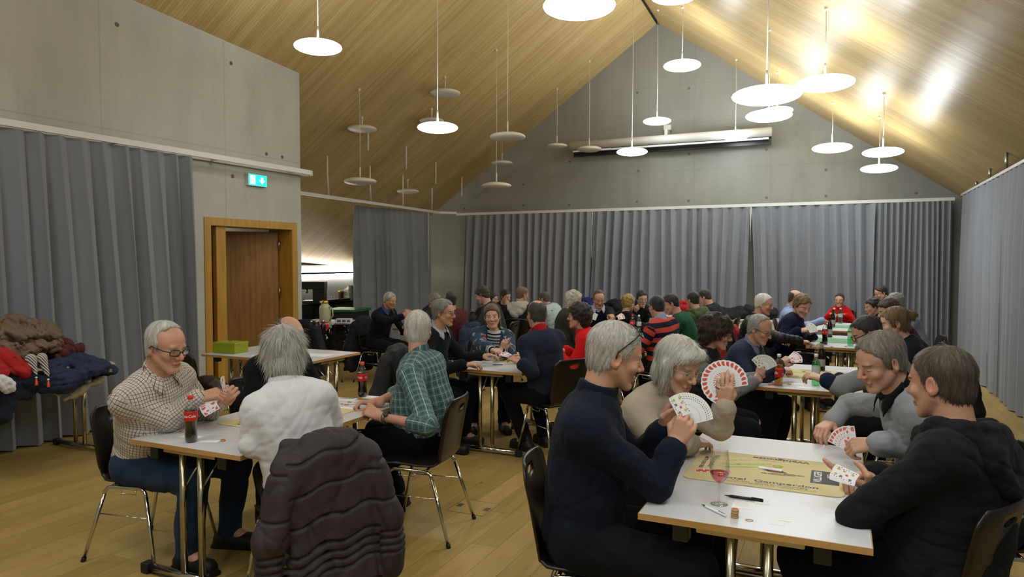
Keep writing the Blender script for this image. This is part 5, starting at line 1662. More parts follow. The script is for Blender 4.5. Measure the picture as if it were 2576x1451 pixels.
chair(p.x, p.y, 100, 'black shell chair under the dark coat with orange zip before the bar')
hung_coat(p.x, p.y, 100, 'dark coat with an orange zip pull on a chair before the bar', '#15171d', False, .15, .011, seed=13, zip_=M['orange'])
p = atz(1752, 800, .86)
hung_coat(-1.48, 9.2, 150, 'red jacket over a chair back beside the olive hood', '#a01a24', False, .25, .011, seed=15)
chair(-1.48, 9.2, 150, 'black shell chair under the red jacket behind the brown curls')
coat_on('pony', 'black fleece jacket on the chair of the young woman with hair drawn back', '#0d0d0f', False, .2, .011, seed=17)
# the empty chair by the cross table, with a leather jacket on its seat
chair(-5.48, 4.78, 96, 'empty black shell chair with hand hole before the green tin')
g = SDF((-.4, -.3, .4), (.4, .35, .75), .011)
g.ell((0, .02, .50), I3, (.25, .19, .07), .03); g.ell((.14, .0, .55), I3, (.15, .13, .07), .03); g.ell((-.15, .06, .53), I3, (.12, .15, .06), .03)
g.cap((.2, .1, .52), (.30, -.12, .47), .05, .045, .03); g.disp(wrinkle(44, 22, .009)); g.disp(wrinkle(45, 50, .004))
o = empty('leather_jacket', (-5.48, 4.78, .005), RD(6), 'dark brown leather jacket bundled on the empty chair', 'jacket')
link('coat_body', g.mesh('coat_body', attrs={'pat': lambda W: W}), fabric('#2b1d17', rough=.45, spec=.4), o)

def heap(label, col, parts, name='coat', res=.010, rough=.75, seed=3, fold=(16, .012), extra=None, quilt=0):
    """a folded coat lying in a heap; parts are (points, radii, flatten) chains in world coordinates"""
    pts = np.array([q for c in parts for q in c[0]])
    lo, hi = pts.min(0) - .22, pts.max(0) + .22
    g = SDF(lo, hi, res)
    for P_, r, k in parts:
        for i in range(len(P_) - 1): g.cap(P_[i], P_[i + 1], r, r * .95, k)
        if len(P_) == 1: g.ell(P_[0], I3, r, k)
    c = (lo + hi) / 2
    g.disp(wrinkle(seed, fold[0], fold[1] * .7, (1.2, 1.2, .6))); g.disp(folds(seed + 5, fold[0] * 1.5, fold[1] * 1.1)); g.disp(wrinkle(seed + 1, fold[0] * 2.6, fold[1] * .35))
    if quilt: g.disp(lambda W: .012 * np.exp(-((np.mod(W[:, 1] * .8 + W[:, 2] * .5, quilt) - quilt / 2) / .009) ** 2))
    org = np.array([c[0], c[1], lo[2] + .2])
    o = link(name, g.mesh(name, org, {'pat': lambda W: W - org}), fabric(col, rough=rough, spec=.3), None)
    o.location = org
    return tag(o, label, 'coat', 'coats heaped on the table by the curtain')
def hx(px, py, X): return np.array(atX(px, py, X))
heap('beige coat lowest in the heap, hanging over the table end', '#a39a80', [([hx(150, 985, -5.95), hx(215, 940, -6.0), hx(270, 925, -6.1)], .05, .05), ([hx(160, 1005, -5.9), hx(200, 985, -5.9), hx(250, 955, -5.95)], .028, .04), ([(-6.2, 3.7, .80)], (.34, .40, .055), .03)], seed=51)
heap('navy padded coat with lifted collar on the right of the heap', '#1c2a45', [([hx(120, 930, -5.95), hx(190, 922, -5.95), hx(250, 925, -6.0)], .085, .06), ([hx(175, 905, -6.1), hx(230, 915, -6.1)], .07, .05), ([hx(255, 925, -5.9), hx(280, 930, -5.95)], .05, .04), ([hx(110, 968, -5.80), hx(160, 968, -5.79), hx(195, 955, -5.80)], .062, .05), ([hx(130, 945, -5.80), hx(200, 938, -5.80), hx(262, 925, -5.83)], .05, .05), ([(-6.25, 3.4, .86)], (.32, .42, .08), .05)], seed=53)
heap('dark navy coat in the lower left of the heap, hanging down', '#141b2c', [([hx(5, 985, -5.9), hx(60, 975, -5.9), hx(110, 960, -5.92)], .06, .06), ([hx(-10, 965, -5.79), hx(60, 958, -5.79), hx(105, 962, -5.79)], .058, .05), ([hx(15, 1000, -5.80), hx(5, 1045, -5.80)], .07, .05), ([hx(30, 985, -5.80), hx(70, 995, -5.80)], .055, .05), ([(-6.2, 3.0, .83)], (.36, .35, .08), .05)], seed=55)
heap('wine red jacket peeping out under the taupe puffer', '#4f1b22', [([hx(120, 885, -6.1), hx(200, 878, -6.15)], .05, .04), ([hx(150, 900, -5.98), hx(165, 888, -5.98)], .035, .02), ([hx(100, 880, -6.3), hx(160, 868, -6.3)], .07, .04)], seed=57)
heap('bright red jacket sleeve at the left of the heap', '#a31c1c', [([hx(-20, 885, -5.95), hx(15, 905, -5.85), hx(55, 932, -5.76)], .068, .03), ([hx(-30, 935, -5.8), hx(5, 932, -5.76)], .05, .03)], seed=59, res=.008)
heap('white garment end hanging out at the left of the heap', '#cfd0d4', [([hx(2, 955, -5.70), hx(15, 972, -5.69)], .042, .02), ([hx(20, 960, -5.69), hx(24, 978, -5.69)], .03, .02)], seed=61, res=.007)
heap('taupe puffer jacket folded on top of the heap', '#6b5848', [([hx(-40, 850, -6.15), hx(60, 845, -6.15), hx(130, 838, -6.2)], .085, .07), ([hx(-30, 820, -6.25), hx(40, 815, -6.25), hx(110, 828, -6.25)], .075, .06), ([hx(-20, 872, -6.0), hx(50, 885, -6.0)], .062, .04), ([hx(60, 885, -5.98), hx(105, 872, -6.0), hx(145, 868, -6.05)], .052, .03)], seed=63, res=.008, quilt=.13, fold=(15, .016), rough=.5)
# scarf with tassels
sc = empty('scarf', hx(90, 905, -5.72), 0, 'patterned white scarf with two orange tassels hanging from the heap', 'scarf')
sm = Mat('woven_scarf', .9); p_ = sm.xyz(sm.obj())
sm.color(sm.mix(((p_[1] * 55 + p_[2] * 40).fract() - .5).abs().lt(.2), srgb('#cfc7c4'), srgb('#3a2f38')))
for i, (px0, py0, px1, py1) in enumerate(((78, 903, 91, 940), (104, 900, 121, 945))):
    a_, b_ = hx(px0, py0, -5.74) - np.array(sc.location), hx(px1, py1, -5.70) - np.array(sc.location)
    g = SDF(np.minimum(a_, b_) - .08, np.maximum(a_, b_) + .08, .006)
    g.cap(a_, b_, .040, .010, .02); g.disp(wrinkle(70 + i, 40, .003))
    e = link('scarf_end', g.mesh('scarf_end'), sm.m, sc)
    c_ = b_ + np.array((0, 0, -.03))
    MB().tube([b_, c_], .003, 6).build('tassel_cord', M['black'], e)
    MB().lathe([(.001, .009), (.007, .006), (.009, 0), (.007, -.006), (.001, -.009)], c_, 12).build('bead', M['whitelabel'], e)
    MB().lathe([(.003, -.01), (.007, -.02), (.012, -.055), (.010, -.06)], c_, 12).build('tassel', M['orange'], e)
# coats along the back wall
def back_coat(label, px0, px1, py, col, r, seed):
    a_, b_ = np.array(atY(px0, py, 13.3)), np.array(atY(px1, py, 13.3))
    n_ = 5
    P_ = [a_ + (b_ - a_) * i / n_ + np.array((0, 0, .03 * math.sin(i * 2.1 + seed))) for i in range(n_ + 1)]
    for q in P_: q[2] = max(q[2], .66 + r * .8)
    o = heap(label, col, [(P_, r, .05), ([q + np.array((.1, -.1, -.05)) for q in P_[1:-1]], r * .8, .05)], res=.016, seed=seed)
    o['group'] = 'coats laid on the white ledge of the back wall'
back_coat('black coats laid on the white ledge behind the brown curls', 1788, 1880, 788, '#111215', .10, 81)
back_coat('black coat with fur trim on the right end of the ledge', 1880, 1945, 783, '#141416', .09, 83)
back_coat('royal blue jacket on the ledge beside the man with white collar', 1462, 1490, 763, '#17245a', .09, 85)
back_coat('black coats on the ledge behind the person with blond hair', 1528, 1610, 770, '#101114', .11, 87)
back_coat('red jacket on the ledge behind the green pullover', 1712, 1745, 772, '#a81c1e', .09, 89)

# ------------------------------------------------------------------ playing cards
def card_mesh():
    b = MB()
    w_, h_, t = .0285, .089, .0003
    def rr(x0, x1, y0, y1, r, n=3):
        out = []
        for cx_, cy_, q in ((x1 - r, y1 - r, 0), (x0 + r, y1 - r, 90), (x0 + r, y0 + r, 180), (x1 - r, y0 + r, 270)):
            for k in range(n + 1): out.append((cx_ + r * math.cos(RD(q + 90 * k / n)), cy_ + r * math.sin(RD(q + 90 * k / n))))
        return out
    b.prism(rr(-w_, w_, 0, h_, .004), -t, t, 0)
    z = t + .00008
    def flat(pl, m, zz): b.add([(x, y, zz) for x, y in (pl if zz > 0 else pl[::-1])], [tuple(range(len(pl)))], m)
    def leaf(cx_, cy_, rx, ry, m, zz, n=14): flat([(cx_ + rx * math.cos(2 * PI * k / n), cy_ + ry * math.sin(2 * PI * k / n)) for k in range(n)], m, zz)
    for s_ in (0, 1):          # back: red lens shapes, two ovals, a centre line
        def Y(y): return y if not s_ else h_ - y
        def pl(q): q = [(x, Y(y)) for x, y in q]; return q if not s_ else q[::-1]
        flat(pl([(-.0235, .006), (-.004, .006), (-.013, .019), (-.0235, .023)]), 1, z)
        flat(pl([(.0235, .006), (.0235, .030), (.013, .026), (.009, .016), (.012, .006)]), 1, z)
        leaf(-.006, Y(.029), .0045, .0075, 1, z)
        flat(pl([(-.0235, .030), (-.019, .036), (-.0235, .041)]), 1, z)
    flat([(-.022, .0441), (.022, .0441), (.022, .0449), (-.022, .0449)], 2, z)
    for (cx_, cy_, r, m) in ((-.013, .072, .007, 3), (.012, .072, .006, 3), (-.012, .050, .0055, 3), (.013, .052, .006, 4), (0, .036, .006, 1), (-.012, .018, .006, 3), (.013, .018, .006, 4)):
        leaf(cx_, cy_, r * .8, r, m, -z, 10)
    for k in range(9):
        y = .008 + .009 * k
        for s_ in (-1, 1):
            x0 = s_ * (.0225 - .002 * (k % 3)); flat(sorted([(x0 - .0022, y), (x0 + .0022, y + .001), (x0 + .0016, y + .0045), (x0 - .0018, y + .0035)], key=lambda q: math.atan2(q[1] - y - .002, q[0] - x0)), (2, 2, 3, 2, 1, 2, 4, 2, 3)[k], -z)
    me = bpy.data.meshes.new('playing_card'); me.from_pydata(b.v, [], b.f); me.polygons.foreach_set('material_index', b.m); me.update()
    for k in ('cardface', 'cardred', 'navyink', 'yel', 'grn'): me.materials.append(M[k])
    return me
CARD = card_mesh()
ORD = 'first second third fourth fifth sixth seventh eighth ninth tenth eleventh twelfth thirteenth fourteenth fifteenth sixteenth seventeenth eighteenth'.split()
def fan(P_, n, up, angs, label, group, r0=.012, step=.0008):
    made = []
    n = Vector(n).normalized(); up = Vector(up); up = (up - n * up.dot(n)).normalized(); rt = up.cross(n)
    for i, a in enumerate(angs):
        t = RD(a)
        y = up * math.cos(t) - rt * math.sin(t); x = y.cross(n)
        o = link('playing_card', CARD, [], None)
        p = Vector(P_) + y * r0 + n * step * (i - len(angs) / 2)
        R = Matrix((x, y, n)).transposed().to_4x4()
        o.matrix_world = Matrix.Translation(p) @ R
        made.append((o, (p + y * .06 - CO).dot(Vector((math.cos(YAW), math.sin(YAW), 0)))))
    if made[0][1] > made[-1][1]: made.reverse()
    for i, (o, _) in enumerate(made): tag(o, ORD[i] + ' card from the left in ' + label, 'playing card', group)
def ang(a, b, n): return [a + (b - a) * i / (n - 1) for i in range(n)]
def tocam(px, py, d, up=0., right=0.):
    v = CO - at(px, py, d); v.normalize(); return v + Vector((0, 0, up)) + Vector((math.cos(YAW), math.sin(YAW), 0)) * right
fan(at(1822, 962, 3.36), tocam(1822, 962, 3.36, .05), (0, 0, 1), ang(-78, 148, 18), 'the wide red-backed fan of the woman with grey bob', 'fan of the woman with grey bob', .016)
fan(at(1727, 1052, 2.86), -tocam(1727, 1052, 2.86, .15), (0, 0, 1), ang(-28, 72, 17), 'the white fan of the man in navy', 'fan of the man in navy', .012)
fan(at(2140, 1122, 3.38), tocam(2140, 1122, 3.38, .35), (0, 0, 1), ang(66, 8, 6), 'the red-backed hand of the grey sweater man', 'cards of the man in grey sweater', .010)
fan(at(2154, 1208, 2.67), -tocam(2150, 1215, 2.67, .8), (0, 0, 1), ang(-66, -78, 4), 'the hand of the hooded sweatshirt man', 'cards of the man in hooded sweatshirt', .0)
fan(at(1920, 925, 5.45), -tocam(1920, 925, 5.45, .2), (0, 0, 1), ang(-40, 60, 11), 'the white fan of the woman in vest', 'fan of the woman in vest')
fan(at(1985, 905, 5.85), tocam(1985, 905, 5.85, .9), (.6, 0, .5), ang(25, -25, 7), 'the hand of the elderly man in dark blue', 'cards of the elderly man')
fan(at(2032, 832, 7.9), -tocam(2032, 832, 7.9, .5), (.5, 0, .6), ang(-30, 30, 7), 'the hand of the young man in dark blue', 'cards of the young man')
fan(at(568, 990, 4.10), (.82, .5, .15), (.1, -.1, 1), ang(-12, 16, 6), 'the upright hand of the checked shirt man', 'cards of the man in checked shirt')
fan(at(552, 1014, 4.0), tocam(552, 1012, 4.0, .3), (0, 0, 1), ang(96, 118, 4), 'the lower red-backed cards of the checked shirt man', 'lower cards of the man in checked shirt')
fan(at(1022, 795, 9.6), (-.5, .6, .3), (.4, 0, 1), ang(-12, 16, 4), 'the hand of the man in navy jacket', 'cards of the man in navy jacket')
fan(at(1492, 806, 9.0), -tocam(1492, 806, 9.0, .3), (.2, 0, 1), ang(-10, 10, 2), 'the low pair held by the white collar man', 'cards of the man with white collar')
fan(at(1552, 800, 9.1), tocam(1552, 800, 9.1, .9), (.6, 0, .5), ang(-10, 20, 3), 'the cards dealt by the white collar man', 'cards dealt by the man with white collar')
fan(at(1285, 896, 6.15), tocam(1290, 893, 6.15, 2.6), (-.6, 0, .5), ang(-14, 14, 4), 'the hand of the man with red collar', 'cards of the man with red collar')

# ------------------------------------------------------------------ things on the tables
def text(s_, size, mat, parent, M4, name='lettering', bold=.0, align='CENTER', sx=1.):
    c = bpy.data.curves.new('t', 'FONT'); c.body = s_; c.size = size; c.align_x = align; c.align_y = 'CENTER'; c.resolution_u = 2; c.offset = bold
    o = bpy.data.objects.new('t', c); COL.objects.link(o)
    dg = bpy.context.evaluated_depsgraph_get(); me = bpy.data.meshes.new_from_object(o.evaluated_get(dg))
    bpy.data.objects.remove(o); bpy.data.curves.remove(c)
    me.transform(M4 @ Matrix.Diagonal((sx, 1, 1, 1)))
    me.materials.clear()
    return link(name, me, mat, parent)
def TM4(x, y, z, rz=0.): return Matrix.Translation((x, y, z)) @ Matrix.Rotation(RD(rz), 4, 'Z')
def roundrect(w_, h_, r, n=5):
    out = []
    for cx_, cy_, q in ((w_ - r, h_ - r, 0), (-w_ + r, h_ - r, 90), (-w_ + r, -h_ + r, 180), (w_ - r, -h_ + r, 270)):
        for k in range(n + 1): out.append((cx_ + r * math.cos(RD(q + 90 * k / n)), cy_ + r * math.sin(RD(q + 90 * k / n))))
    return out
def mat_(x, y, rz, w_, h_, label, full=True, green=False):
    o = empty('card_mat', (x, y, TZ), RD(rz), label, 'card mat', 'felt card mats')
    MB().prism(roundrect(w_, h_, .04), 0, .003).build('felt', M['gfelt' if green else 'felt'], o)
    MB().tube([(a, b, .0018) for a, b in roundrect(w_, h_, .04)], .0022, 6, closed=True).build('stitched_rim', M['gfelt' if green else 'felt'], o)
    z = .0036
    if green:
        text('Jass', .05, M['whitelabel'], o, TM4(0, 0, z)); return o
    text('Hotel  Gamperdon', .043, M['ink'], o, TM4(.02, -h_ + .085, z), bold=.0006, sx=1.25)
    text('A.S. Jass   Hotel im Flumserberg', .019, M['ink'], o, TM4(.03, -h_ + .055, z), sx=1.25)
    text('Tel. Schmid 081/733 16 31   www.gamperdon.ch', .016, M['ink'], o, TM4(.04, -h_ + .033, z), sx=1.15)
    text('Waldgrotte', .043, M['ink'], o, TM4(.05, h_ - .045, z, 180), bold=.0012, sx=1.25)
    text('Restaurant', .015, M['ink'], o, TM4(.0, h_ - .080, z, 180))
    text('081 733 16 05   8890 Flums', .015, M['ink'], o, TM4(.04, h_ - .018, z, 180))
    text('Nickerbocker', .04, M['ink'], o, TM4(-w_ + .085, .06, z, -90), sx=1.0)
    text('MUTTI GOES TEEN', .024, M['ink'], o, TM4(-w_ + .045, .03, z, -90), bold=.0006)
    MB().box((w_ - .135, -.10, z - .0005), (w_ - .02, .10, z)).build('black_panel', M['ink'], o)
    text('VILLIGER', .046, M['whitelabel'], o, TM4(w_ - .105, 0, z + .0004, 90), bold=.0005, sx=.95)
    text('KIEL', .038, M['whitelabel'], o, TM4(w_ - .055, .03, z + .0004, 90), sx=.95)
    b = MB()          # black and red ridge emblem
    for pl, mm in (([(-.06, .03), (.03, .03), (.075, -.025), (-.01, -.025)], 0), ([(-.035, .022), (.02, .022), (.05, -.02), (.01, -.02)], 1)):
        b.add([(x_ + .02, y_ + .02, z + .0003 * (mm + 1)) for x_, y_ in pl][::-1], [(0, 1, 2, 3)], mm)
    b.build('emblem', [M['ink'], M['redink']], o)
    text('FELDSCHLÖSSCHEN', .020, M['ink'], o, TM4(.075, -.03, z + .0003, 8), bold=.0005)
    for dy in (-.044, -.016): MB().box((-.04, -.0008, 0), (.04, .0008, .0003)).build('rule', M['ink'], o, TM4(.075, dy, z, 8) @ Matrix.Diagonal((1.3, 1, 1, 1)))
    text('FLUMSERBERG', .040, M['greenink'], o, TM4(-.09, .075, z, 22), bold=.0016, sx=.9)
    text('der Berg', .030, M['greenink'], o, TM4(-.13, .135, z, 22), bold=.001)
    MB().box((-.10, -.008, 0), (.10, .008, .0004)).build('green_bar', M['greenink'], o, TM4(-.085, .03, z, 22))
    MB().lathe([(.024, 0), (.024, .0004), (.001, .0004)], (0, 0, 0), 7).build('green_leaf', M['greenink'], o, TM4(.045, .095, z))
    for k, (cx_, cy_) in enumerate(((-.265, -.125), (-.255, -.110), (-.165, -.085))):      # printed cards in the corner
        q = MB().box((-.028, -.018, 0), (.028, .018, .0003 + .0001 * k)).build('printed_card', M['cardface'], o, TM4(cx_, cy_, z, 8 + 9 * k))
        MB().box((-.024, -.014, .0004), (-.004, .014, .0006)).box((.004, -.014, .0004), (.024, .014, .0006)).build('card_red', M['cardred'], q, TM4(cx_, cy_, z + .0001 * k, 8 + 9 * k))
    return o
mat_(-.295, 3.385, 0, .325, .255, 'beige printed card mat on the nearest table')
mat_(-.235, 6.45, 0, .31, .25, 'beige printed card mat beside the amber and green bottles')
mat_(-3.06, 3.35, 90, .33, .26, 'beige printed card mat between checked shirt and plaid shirt')
mat_(-2.80, 6.28, 90, .31, .25, 'beige printed card mat before the young woman')
mat_(.04, 9.3, 0, .30, .25, 'green card mat with the cola bottle', green=True)
mat_(.10, 11.3, 0, .28, .22, 'green card mat before the woman in red', green=True)
mat_(-2.40, 8.5, 0, .28, .22, 'yellowish card mat before the striped pullover')
mat_(-5.05, 11.0, 0, .26, .22, 'card mat on the far left table')

def bottle(px, py, d, kind, label, h=None, on=TZ):
    p = atz(px, py, on) if d is None else at(px, py, d)
    o = empty('bottle', (p.x, p.y, on), random.uniform(0, 6), label, 'bottle', 'drink bottles')
    if kind == 'cola':
        H_ = .235
        pr = [(.020, 0), (.028, .004), (.0315, .018), (.0315, .045), (.0275, .075), (.0305, .105), (.033, .125), (.033, .165), (.030, .18), (.020, .207), (.0125, .222), (.0125, .232)]
        MB().lathe(pr, n=24).build('bottle_wall', M['clear'], o)
        MB().lathe([(r * .955, z + .002) for r, z in pr if z < .168] + [(.0315, .172)], n=24).build('cola', M['cola'], o)
        l = MB().lathe([(.0334, .116), (.0338, .120), (.0338, .162), (.0334, .166)], n=24).build('label_wrap', M['redlabel'], o)
        for k in range(2):
            t_ = text('Coca-Cola', .020, M['whitelabel'], l, Matrix.Identity(4), bold=.0004)
            for v in t_.data.vertices:
                a_ = v.co.x / .034 + k * PI; v.co = Vector((.0341 * math.cos(a_), .0341 * math.sin(a_), .141 + v.co.y))
        MB().lathe([(.0138, .228), (.0145, .230), (.0145, .245), (.013, .247), (.001, .247)], n=20).build('cap', M['orange'] if 'orange' in label else M['red'], o)
    elif kind in ('green', 'amber', 'clear'):
        pr = [(.020, 0), (.029, .005), (.031, .02), (.029, .07), (.031, .08), (.031, .16), (.026, .185), (.0125, .212), (.0125, .226)]
        MB().lathe(pr, n=24).build('bottle_wall', M[{'green': 'gplastic', 'amber': 'aglass', 'clear': 'clear'}[kind]], o)
        if kind == 'amber': MB().lathe([(r * .95, z + .002) for r, z in pr if z < .17], n=24).build('drink', M['ambdrink'], o)
        l = MB().lathe([(.0313, .10 if kind != 'amber' else .065), (.0316, .102 if kind != 'amber' else .067), (.0316, .148 if kind != 'amber' else .125), (.0313, .15 if kind != 'amber' else .127)], n=24).build('label_wrap', M['greylabel'] if kind != 'amber' else M['redlabel'], o)
        if kind == 'amber':
            for k in range(2):
                t_ = text('rivella', .026, M['whitelabel'], l, Matrix.Identity(4), bold=.0012)
                for v in t_.data.vertices:
                    a_ = v.co.x / .0318 + k * PI; v.co = Vector((.0319 * math.cos(a_), .0319 * math.sin(a_), .096 + v.co.y + .15 * v.co.x))
        MB().lathe([(.0138, .222), (.0145, .224), (.0145, .240), (.013, .242), (.001, .242)], n=20).build('cap', M['whitelabel'], o)
    elif kind == 'beer':
        pr = [(.026, 0), (.031, .004), (.031, .13), (.027, .16), (.014, .20), (.0125, .245), (.0135, .252)]
        MB().lathe(pr, n=22).build('bottle_wall', M['bglass'], o)
        MB().lathe([(.0315, .04), (.0317, .042), (.0317, .10), (.0315, .102)], n=22).build('label_wrap', M['labelsilver'], o)
        MB().lathe([(.0165, .195), (.0140, .238), (.0138, .24)], n=18).build('neck_foil', M['labelsilver'] if 'silver' in label else M['bglass'], o)
    return o
M['ambdrink'] = clear('amber_liquid', (.93, .66, .26), .05)
M['greylabel'] = plain('pale_label', '#b9c2bf', .5)
M['labelsilver'] = plain('silver_label', '#9a968c', .4)
bottle(481, 1111, None, 'cola', 'cola bottle with red cap at the near edge beside the checked shirt man')
bottle(912, 998, None, 'cola', 'cola bottle with orange cap behind the hands of the plaid shirt man')
bottle(1218, 905, None, 'cola', 'half empty cola bottle before the young woman')
bottle(1959, 969, None, 'amber', 'amber lemonade bottle with red label on the second right table')
bottle(2052, 969, None, 'green', 'green water bottle on the second right table')
bottle(2057, 930, None, 'amber', 'amber bottle behind the brown beer bottle', )
bottle(2066, 932, None, 'beer', 'dark brown beer bottle with silver neck beside the green bottle')
bottle(2075, 866, None, 'cola', 'cola bottle with red cap on the green mat')
bottle(2139, 870, None, 'green', 'green water bottle at the right of the green mat')
bottle(2087, 848, None, 'beer', 'brown beer bottle behind the cola on the green mat')
bottle(2095, 822, None, 'beer', 'amber brown bottle before the woman in red')
bottle(2098, 814, None, 'green', 'green bottle left before the woman in red')
bottle(2114, 814, None, 'green', 'pale green bottle right before the woman in red')
bottle(1264, 797, None, 'green', 'small green bottle before the woman with face on her hand')
bottle(1591, 838, None, 'cola', 'cola bottle with red cap left of the striped pullover')
bottle(1607, 838, None, 'clear', 'water bottle with white cap left of the striped pullover')

def chip(p, label, k=0, top=None):
    o = empty('wooden_chip', p, random.uniform(0, 3), label, 'game chip', 'round wooden chips')
    MB().lathe([(.012, 0), (.0140, .0008), (.0140, .0072), (.0130, .008), (.001, .008)], n=20).build('disc', M['chip'], o)
    MB().lathe([(.0095, .0079), (.0095, .0084), (.001, .0084)], n=16).build('chip_print', top or M['chip'], o)
p = atz(1848, 1302, TZ)
for k in range(4):
    lab = ['lowest wooden chip of the stack beside the wine glass', 'second lowest wooden chip of the stack beside the wine glass', 'third wooden chip up in the stack beside the wine glass', 'top wooden chip with red print on the stack beside the wine glass'][k]
    chip(p + Vector((random.uniform(-.002, .002) + (.003 if k == 3 else 0), random.uniform(-.002, .002), .0087 * k)), lab, k, M['cardred'] if k == 3 else None)
for px, py, lab, t_ in ((455, 1088, 'dark-topped wooden chip left of the red-capped cola', M['ink']), (561, 1109, 'wooden chip with red print near the corner by the white sweater', M['cardred']), (872, 1018, 'wooden chip beside the red and white pen', None),
                        (880, 1012, 'second wooden chip beside the red and white pen', None), (1985, 967, 'wooden chip right of the amber lemonade bottle', None), (1952 + 70, 936, 'wooden chip far on the second right table', None),
                        (2092, 873, 'wooden chip right of the cola on the green mat', None), (2128, 872, 'wooden chip left of the green bottle on the green mat', None)): chip(atz(px, py, TZ), lab, 0, t_)

def sheet(px, py, w_, h_, rz, label, mat='paper', lines=0, z=.0006, on=TZ):
    p = atz(px, py, on)
    o = empty('paper', (p.x, p.y, on), RD(rz), label, 'paper', 'paper slips on the tables')
    b = MB().box((-w_, -h_, .0001), (w_, h_, z)); b.build('sheet', M[mat], o)
    if lines:
        b = MB()
        for k in range(lines): y = h_ * (.8 - 1.5 * k / lines); b.box((-w_ * .75, y, z), (w_ * random.uniform(.1, .7), y + .0008, z + .0001))
        b.build('writing', M['paperink'], o)
    return o
M['paperink'] = plain('pencil_writing', '#8f93a6', .7)
M['bluepr'] = plain('blue_print', '#4a66b0', .6)
sheet(1872, 1270, .042, .045, 0, 'score slip under the dark pen by the wine glass', lines=6)
sheet(1918, 1262, .028, .03, 6, 'blank slip right of the dark pen', z=.0009)
sheet(1957, 1315, .026, .024, -4, 'left one of two paper slips at the near edge'); sheet(1975, 1306, .022, .022, 5, 'right one of two paper slips at the near edge', z=.0012)
sheet(481, 1098, .062, .022, 14, 'paper strip behind the red-capped cola'); sheet(525, 1110, .055, .022, 24, 'paper slip leading to the wooden chip', lines=3)
o = sheet(868, 1004, .075, .05, 8, 'blue-printed paper left of the orange-capped cola', lines=4); MB().box((-.06, .02, .0007), (.055, .038, .0009)).build('blue_print', M['bluepr'], o)
sheet(945, 1000, .09, .05, 5, 'white sheet under the orange-capped cola'); sheet(875, 1028, .07, .045, 0, 'white slip under the red and white pen')
sheet(1245, 912, .10, .05, 0, 'white sheet beside the grey card boxes'); sheet(2000, 965, .06, .03, 0, 'paper behind the chip on the second right table'); sheet(2030, 975, .07, .035, -6, 'paper before the green bottle on the second right table')
sheet(800, 893, .14, .10, 12, 'printed sheet on the table behind the tousled hair', lines=8); sheet(665, 893, .1, .1, 90, 'printed sheet beside the green tin', lines=8)

def pen(px0, py0, px1, py1, body, tip, label, r=.0045, clipc=None):
    a_, b_ = atz(px0, py0, TZ + .006), atz(px1, py1, TZ + .006)
    o = empty('pen', (a_ + b_) / 2, 0, label, 'pen'); a_, b_ = a_ - o.location, b_ - o.location
    MB().tube([a_.lerp(b_, .16), a_.lerp(b_, .2), b_], [r * .8, r, r], 10).build('barrel', body, o)
    MB().tube([a_, a_.lerp(b_, .17)], [.001, r * .8], 10).build('tip', tip, o)
    MB().tube([b_.lerp(a_, .03) + Vector((0, 0, r)), b_.lerp(a_, .3) + Vector((0, 0, r * 1.2))], .0012, 6).build('clip', clipc or tip, o)
pen(1765, 1268, 1826, 1297, M['whitelabel'], M['black'], 'white ballpoint pen with black tip left of the wine glass')
pen(1822, 1245, 1920, 1259, M['black'], M['black'], 'dark grey pen with bulbous end behind the chip stack', .006)
pen(855, 1016, 905, 1014, M['whitelabel'], M['red'], 'red and white pen beside the hands of the plaid shirt man')
pen(1236, 917, 1265, 917, M['bluepr'], M['yel'], 'blue and yellow pen beside the grey card boxes')
pen(1930, 967, 1950, 967, M['orange'], M['orange'], 'orange pencil left of the amber lemonade bottle')
# rubber band
p = atz(1885, 1308, TZ + .0015)
o = empty('rubber_band', p, 0, 'thin tan rubber band right of the chip stack', 'rubber band')
MB().tube([(.0135 * math.cos(t), .009 * math.sin(t), 0) for t in np.linspace(0, 2 * PI, 25)[:-1]], .0013, 6, closed=True).build('band', M['chip'], o)
# folded white sachet on the mat
p = atz(1938, 1181, TZ + .004)
o = empty('sachet', p, RD(-8), 'white folded sachet lying on the emblem of the card mat', 'sachet')
MB().rbox((-.052, -.012, 0), (.052, .012, .006), .002).build('wrapper', M['paper'], o)
text('sugar', .012, M['paperink'], o, TM4(0, 0, .0064))
# wine glass
p = atz(1809, 1268, TZ)
o = empty('wine_glass', p, 0, 'stemmed wine glass with a little rosé on the nearest table', 'glass')
bowl = [(.004, .082), (.014, .088), (.028, .103), (.0375, .125), (.0385, .15), (.036, .185), (.032, .215)]
MB().lathe([(.034, 0), (.034, .0015), (.012, .004), (.0045, .010), (.0038, .05), (.0042, .082)], n=28).build('stem', M['glass'], o)
b = MB(); b.lathe(bowl, n=32); b.f = b.f[:-1]; b.m.pop(); b.sm.pop(); b.build('bowl', M['glass'], o)
MB().tube([(.032 * math.cos(t), .032 * math.sin(t), .215) for t in np.linspace(0, 2 * PI, 33)[:-1]], .0008, 6, closed=True).build('rim', M['glass'], o)
MB().lathe([(.002, .085), (.013, .0895), (.0268, .1045), (.0355, .124), (.0360, .128)], n=32).build('wine', M['wine'], o)
# grey card boxes on the middle table
for k, (px, py, z) in enumerate(((1200, 922, 0), (1224, 922, 0), (1200, 922, .024), (1226, 921, .024))):
    p = atz(px, py, TZ)
    o = empty('card_box', (p.x, p.y, TZ + z), RD(4 - 3 * k), ['lower left', 'lower right', 'upper left', 'upper right'][k] + ' grey card box of the stack before the cola', 'card box', 'grey card boxes on the middle table')
    MB().rbox((-.046, -.032, 0), (.046, .032, .0235), .0012).build('box_sleeve', M['greybox'], o)
    MB().box((-.001, -.0325, .004), (.001, -.0318, .020)).build('box_print', M['navyink'], o)
